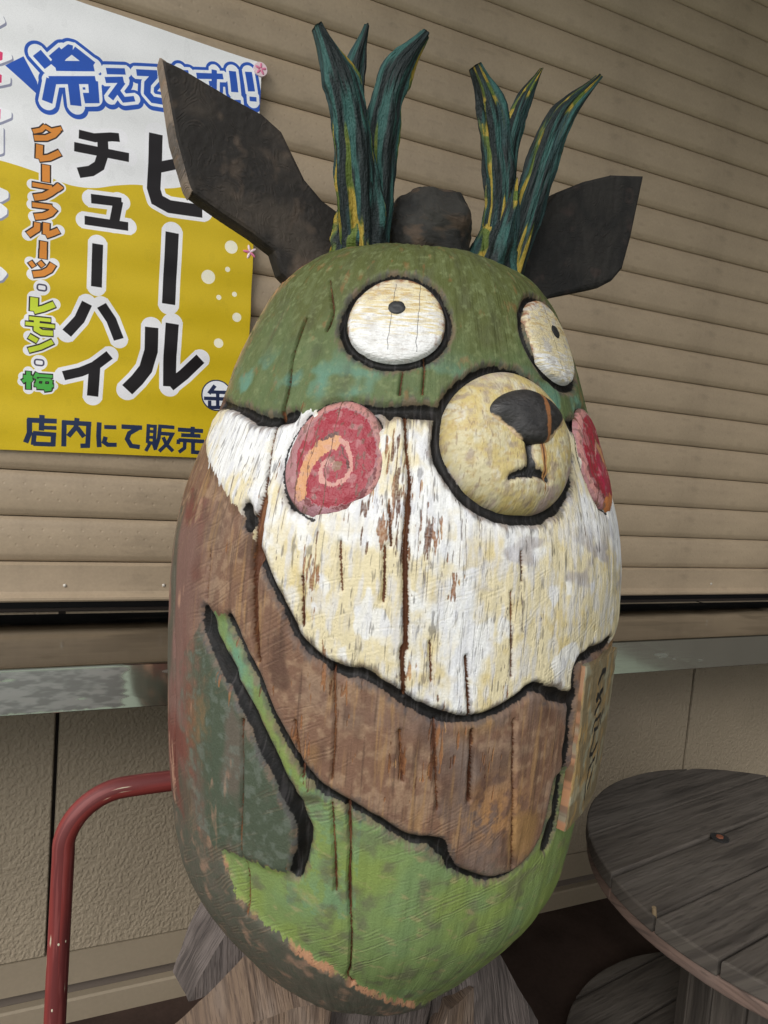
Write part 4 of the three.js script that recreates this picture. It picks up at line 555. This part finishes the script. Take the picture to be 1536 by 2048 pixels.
{
  const m1 = antlerMat(2), m2 = antlerMat(21);
  const L = new THREE.Group(); L.name = 'antler'; figure.add(L);
  mesh('prong', prong([[0.277, 1.250, 0.59], [0.266, 1.310, 0.598], [0.255, 1.365, 0.603], [0.240, 1.410, 0.604], [0.213, 1.455, 0.600]], [0.021, 0.0225, 0.0225, 0.019, 0.0052], 0.013, 1), m1, L);
  mesh('prong', prong([[0.290, 1.255, 0.565], [0.283, 1.330, 0.552], [0.275, 1.400, 0.550], [0.272, 1.452, 0.553], [0.279, 1.497, 0.557]], [0.014, 0.014, 0.014, 0.012, 0.0025], 0.010, 4), m1, L);
  mesh('prong', prong([[0.298, 1.250, 0.580], [0.296, 1.315, 0.586], [0.292, 1.375, 0.59], [0.299, 1.435, 0.595], [0.328, 1.483, 0.60]], [0.016, 0.017, 0.0195, 0.0175, 0.0060], 0.011, 7), m1, L);
  mesh('stem', prong([[0.284, 1.215, 0.575], [0.282, 1.255, 0.580], [0.281, 1.285, 0.584], [0.279, 1.325, 0.588], [0.277, 1.36, 0.59]], [0.036, 0.035, 0.030, 0.018, 0.004], 0.024, 9), m1, L);
  const R = new THREE.Group(); R.name = 'antler'; figure.add(R);
  mesh('prong', prong([[0.447, 1.290, 0.575], [0.446, 1.350, 0.58], [0.438, 1.400, 0.58], [0.427, 1.443, 0.58], [0.400, 1.480, 0.58]], [0.019, 0.019, 0.0195, 0.0185, 0.0065], 0.013, 2), m2, R);
  mesh('prong', prong([[0.468, 1.290, 0.553], [0.476, 1.380, 0.542], [0.481, 1.440, 0.538], [0.491, 1.482, 0.54], [0.512, 1.525, 0.54]], [0.013, 0.013, 0.013, 0.0115, 0.0022], 0.009, 5), m2, R);
  mesh('prong', prong([[0.464, 1.245, 0.575], [0.480, 1.325, 0.58], [0.497, 1.395, 0.582], [0.519, 1.455, 0.582], [0.567, 1.514, 0.58]], [0.020, 0.021, 0.020, 0.0165, 0.0045], 0.012, 8), m2, R);
  mesh('stem', prong([[0.448, 1.215, 0.565], [0.447, 1.260, 0.572], [0.450, 1.298, 0.576], [0.456, 1.335, 0.580], [0.458, 1.37, 0.58]], [0.042, 0.037, 0.028, 0.016, 0.004], 0.026, 11), m2, R);
  // burr between the antlers
  const g = new THREE.SphereGeometry(1, 64, 40), p = g.attributes.position; for (let i = 0; i < p.count; i++) { const x = p.getX(i), y = p.getY(i), z = p.getZ(i), k = 0.80 + 0.42 * fbm(x * 1.7 + 5, y * 1.7 + z * 1.3, 3) + 0.10 * (fbm(x * 6 + z * 5, y * 6, 2) - 0.5); p.setXYZ(i, Math.sign(x) * Math.pow(Math.abs(x), 0.8) * 0.050 * k, y * 0.055 * k * (y > 0 ? 0.95 : 1), z * 0.045 * k); }
  g.translate(0.371 - AX, 1.290 + FY, 0.562 - AZ); g.computeVertexNormals(); mesh('burr', g, hewn(13, [0.036, 0.034, 0.030], [0.018, 0.018, 0.017], [0.09, 0.06, 0.04], 0.1), figure);
}
// ---------------------------------------------------------------- stand, tube frame, spool table
const woodTex = (seed, base, dark, light) => colorTex(512, 512, (i, j) => { const x = i / 512, y = j / 512, g = fbm(x * 5 + seed, y * 60 + 2 * fbm(x * 3, y * 6, 2), 4), b = fbm(x * 4 + seed, y * 9, 3), f = fbm(x * 16, y * 200 + seed, 2); let c = mixc(base, dark, sstep(0.36, 0.74, g) * 0.8); c = mixc(c, light, sstep(0.4, 0.8, b) * 0.6); c = mixc(c, dark, sstep(0.66, 0.80, f) * 0.6); return c; });
const woodBump = (seed) => grayTex(512, 512, (i, j) => { const x = i / 512, y = j / 512; return 0.5 + 0.55 * (fbm(x * 3 + seed, y * 70, 4) - 0.5) + 0.3 * (fbm(x * 20, y * 200, 2) - 0.5); });
function rough(points, seed, amp = 0.006) { // rough-hewn chunk: hull of points, subdivided and roughened
  let g = new ConvexGeometry(points.map((p) => new THREE.Vector3(...p))); g.deleteAttribute('uv');
  const subdivide = (q) => { const p = q.attributes.position, o = []; const v = (i) => new THREE.Vector3().fromBufferAttribute(p, i); for (let i = 0; i < p.count; i += 3) { const a = v(i), b = v(i + 1), c = v(i + 2), ab = a.clone().lerp(b, 0.5), bc = b.clone().lerp(c, 0.5), ca = c.clone().lerp(a, 0.5); for (const t of [[a, ab, ca], [ab, b, bc], [ca, bc, c], [ab, bc, ca]]) for (const k of t) o.push(k.x, k.y, k.z); } const r = new THREE.BufferGeometry(); r.setAttribute('position', new THREE.Float32BufferAttribute(o, 3)); return r; };
  for (let k = 0; k < 4; k++) g = subdivide(g);
  const p = g.attributes.position; for (let i = 0; i < p.count; i++) { const x = p.getX(i), y = p.getY(i), z = p.getZ(i); p.setXYZ(i, x + amp * (fbm(y * 22 + seed, z * 22, 3) - 0.5) * 2, y + amp * (fbm(x * 22 + seed, z * 22, 3) - 0.5), z + amp * (fbm(x * 22 + 9, y * 22 + seed, 3) - 0.5) * 2); }
  g.computeVertexNormals(); const q = toCreasedNormals(g, 0.5); boxUV(q, 1); const uv = q.attributes.uv; for (let i = 0; i < uv.count; i++) { const a = uv.getX(i); uv.setXY(i, uv.getY(i) * 4.5, a * 4.5); } return q;
}
{
  const greyWood = std({ map: woodTex(3, [0.095, 0.075, 0.065], [0.04, 0.031, 0.027], [0.16, 0.13, 0.115]), bumpMap: woodBump(3), bumpScale: 0.004, roughness: 0.85 });
  const warmWood = std({ map: woodTex(9, [0.145, 0.095, 0.062], [0.06, 0.038, 0.026], [0.19, 0.14, 0.105]), bumpMap: woodBump(9), bumpScale: 0.004, roughness: 0.85 });
  const t = thing('log_stand', 'rough grey hewn log blocks that the carved figure stands on', 'stand', [0.36, 0, 0.56]);
  const at = (l) => l.map(([x, y, z]) => [x - 0.36, y, z - 0.56]);
  mesh('block', rough(at([[0.192, 0.468, 0.43], [0.21, 0.475, 0.50], [0.34, 0.50, 0.46], [0.33, 0.47, 0.38], [0.158, 0.388, 0.44], [0.166, 0.392, 0.50], [0.25, 0.415, 0.52], [0.34, 0.42, 0.5], [0.33, 0.34, 0.38], [0.2, 0.36, 0.38]]), 2), greyWood, t);
  mesh('leg', rough(at([[0.225, 0.472, 0.545], [0.30, 0.45, 0.62], [0.34, 0.45, 0.5], [0.24, 0.40, 0.50], [0.145, 0.405, 0.545], [0.11, 0.0, 0.53], [0.23, 0.0, 0.68], [0.33, 0.0, 0.5], [0.205, 0.43, 0.60], [0.235, 0.2, 0.66]]), 5), warmWood, t);
  mesh('leg', rough(at([[0.505, 0.455, 0.58], [0.54, 0.438, 0.56], [0.43, 0.44, 0.60], [0.44, 0.44, 0.50], [0.62, 0.31, 0.58], [0.72, 0.0, 0.60], [0.55, 0.0, 0.68], [0.53, 0.0, 0.48], [0.50, 0.36, 0.62]]), 8), greyWood, t);
  mesh('leg', rough(at([[0.44, 0.41, 0.63], [0.49, 0.41, 0.61], [0.46, 0.40, 0.56], [0.44, 0.0, 0.67], [0.50, 0.0, 0.64], [0.47, 0.0, 0.56], [0.415, 0.30, 0.63]]), 11), warmWood, t);
  mesh('core', rough(at([[0.28, 0.43, 0.44], [0.44, 0.43, 0.44], [0.44, 0.415, 0.60], [0.28, 0.42, 0.60], [0.27, 0, 0.42], [0.46, 0, 0.42], [0.45, 0, 0.56], [0.27, 0, 0.56]]), 14), greyWood, t);
}
{
  // red tube frame behind the figure
  const red = std({ map: colorTex(256, 256, (i, j) => { const n = fbm(i / 30, j / 60, 3), m = fbm(i / 9, j / 9, 3); let c = mixc([0.19, 0.024, 0.020], [0.11, 0.016, 0.015], sstep(0.4, 0.65, n)); c = mixc(c, [0.23, 0.055, 0.05], sstep(0.58, 0.74, m) * 0.5); if (fbm(i / 5 + 40, j / 8, 2) > 0.83) c = [0.45, 0.40, 0.28]; return c; }), roughness: 0.62 });
  const t = thing('tube_frame', 'red painted bent steel tube frame beside the log stand', 'frame', [0.026, 0, 0.4]);
  const pts = [[0, 0, 0], [0, 0.30, 0], [0.001, 0.535, 0]]; const R = 0.072; for (let k = 1; k <= 8; k++) { const a = k / 8 * Math.PI / 2; pts.push([R - R * Math.cos(a), 0.544 + R * Math.sin(a), 0]); } pts.push([0.16, 0.618, 0], [0.30, 0.619, 0]); for (let k = 1; k <= 8; k++) { const a = k / 8 * Math.PI / 2; pts.push([0.33 + R * Math.sin(a), 0.618 - R + R * Math.cos(a), 0]); } pts.push([0.402, 0.3, 0], [0.402, 0, 0]);
  const cp = new THREE.CurvePath(); const cr = new THREE.CatmullRomCurve3(pts.map((p) => new THREE.Vector3(...p)), false, 'centripetal');
  mesh('tube', new THREE.TubeGeometry(cr, 220, 0.0128, 24), red, t);
  for (const x of [0, 0.402]) { const q = new THREE.TubeGeometry(new THREE.CatmullRomCurve3([new THREE.Vector3(x, 0.014, -0.30), new THREE.Vector3(x, 0.014, 0.05), new THREE.Vector3(x, 0.014, 0.22)]), 20, 0.0128, 16); mesh('foot', q, red, t); }
  for (const [y, a] of [[0.433, 0.4], [0.349, 0.1], [0.305, 0.6], [0.434, 1.0]]) { const g = new THREE.SphereGeometry(0.0015, 8, 6); g.scale(1, 1.5, 0.4); g.translate(Math.sin(a - 0.4) * 0.0124, y, Math.cos(a - 0.4) * 0.0124); mesh('paint_chip', g, std({ color: rgb(0.55, 0.5, 0.36), roughness: 0.7 }), t); }
}
{
  // cable-spool table
  const CX = 1.139, CZ = 0.611, R = 0.368, A = -9.3 * Math.PI / 180;
  const t = thing('spool_table', 'weathered grey wooden cable spool table beside the carved figure', 'table', [CX, 0, CZ]);
  const mats = [0, 1, 2].map((k) => new THREE.MeshPhysicalMaterial({ specularIntensity: 0.4, map: woodTex(20 + k * 7, [0.085, 0.072, 0.060], [0.045, 0.038, 0.032], [0.115, 0.10, 0.085]), bumpMap: woodBump(20 + k * 7), bumpScale: 0.003, roughness: 0.85 }));
  const rimMat = std({ map: woodTex(51, [0.15, 0.095, 0.072], [0.06, 0.04, 0.032], [0.21, 0.155, 0.13]), bumpMap: woodBump(51), bumpScale: 0.003, roughness: 0.85 });
  const seams = [-0.40, -0.338, -0.243, -0.147, -0.052, 0.044, 0.140, 0.236, 0.331, 0.40];
  function disc(name, rad, y, th, rot, matOf, gap, parent) {
    for (let k = 0; k < seams.length - 1; k++) {
      const lo = Math.max(seams[k] + gap, -rad + 0.001), hi = Math.min(seams[k + 1] - gap, rad - 0.001); if (hi - lo < 0.01) continue;
      const pts = [], n = 14, X = (q) => Math.sqrt(Math.max(0, rad * rad - q * q)); for (let i = 0; i <= n; i++) { const q = lerp(lo, hi, i / n); pts.push([X(q), q]); } for (let i = n; i >= 0; i--) { const q = lerp(lo, hi, i / n); pts.push([-X(q), q]); }
      const g = new THREE.ExtrudeGeometry(new THREE.Shape(pts.map((p) => new THREE.Vector2(...p))), { depth: th - 0.006, bevelEnabled: true, bevelThickness: 0.003, bevelSize: 0.003, bevelOffset: -0.003, bevelSegments: 2 });
      const p = g.attributes.position, uv = g.attributes.uv; for (let i = 0; i < uv.count; i++) uv.setXY(i, p.getX(i) * 1.6 + k * 0.37, p.getY(i) * 1.6 + p.getZ(i) * 1.6 + k * 0.21);
      g.rotateX(Math.PI / 2); g.rotateY(-rot); const m = mesh(name, g, matOf(k), parent); m.position.y = y + th - 0.003 + ((k * 7) % 3 - 1) * 0.0012;
    }
  }
  disc('top_plank', R, 0.426, 0.024, A, (k) => mats[k % 3], 0.0022, t);
  disc('under_plank', R - 0.004, 0.404, 0.0195, A + Math.PI / 2, () => rimMat, 0.001, t);
  disc('base_plank', R, 0.024, 0.024, A, (k) => mats[(k + 1) % 3], 0.003, t);
  disc('base_plank', R - 0.004, 0.001, 0.021, A + Math.PI / 2, (k) => mats[k % 3], 0.003, t);
  const n = 20; for (let k = 0; k < n; k++) { const w = 2 * Math.PI * 0.19 / n - 0.003, g = box(w, 0.352, 0.02, 0, 0, 0, 0.003); const uv = g.attributes.uv; for (let i = 0; i < uv.count; i++) uv.setXY(i, uv.getY(i) * 1.5, uv.getX(i) * 1.5 + k * 0.13); const m = mesh('stave', g, mats[k % 3], t), a = k / n * Math.PI * 2; m.position.set(Math.sin(a) * 0.18, 0.226, Math.cos(a) * 0.18); m.rotation.y = a; }
  // rusty bolt sunk in its hole, and a stub of peg in a gap
  const hole = new THREE.CylinderGeometry(0.015, 0.015, 0.002, 24); hole.translate(1.045 - CX, 0.4512, 0.488 - CZ); const hm = mesh('bolt_washer', hole, std({ color: rgb(0.012, 0.011, 0.01), roughness: 0.8 }), t);
  const bolt = new THREE.CylinderGeometry(0.006, 0.0065, 0.0022, 6); bolt.translate(1.045 - CX, 0.4532, 0.488 - CZ); mesh('bolt_head', bolt, std({ color: rgb(0.16, 0.05, 0.022), roughness: 0.8 }), hm);
  const peg = new THREE.CylinderGeometry(0.003, 0.0035, 0.016, 10); peg.rotateZ(0.2); peg.translate(0.776 - CX, 0.451, 0.612 - CZ); mesh('peg', peg, std({ color: rgb(0.17, 0.12, 0.065), roughness: 0.8 }), t);
}
scene.traverse((o) => { if (o.isMesh) { o.castShadow = true; o.receiveShadow = true; } });
renderer.render(scene, camera);
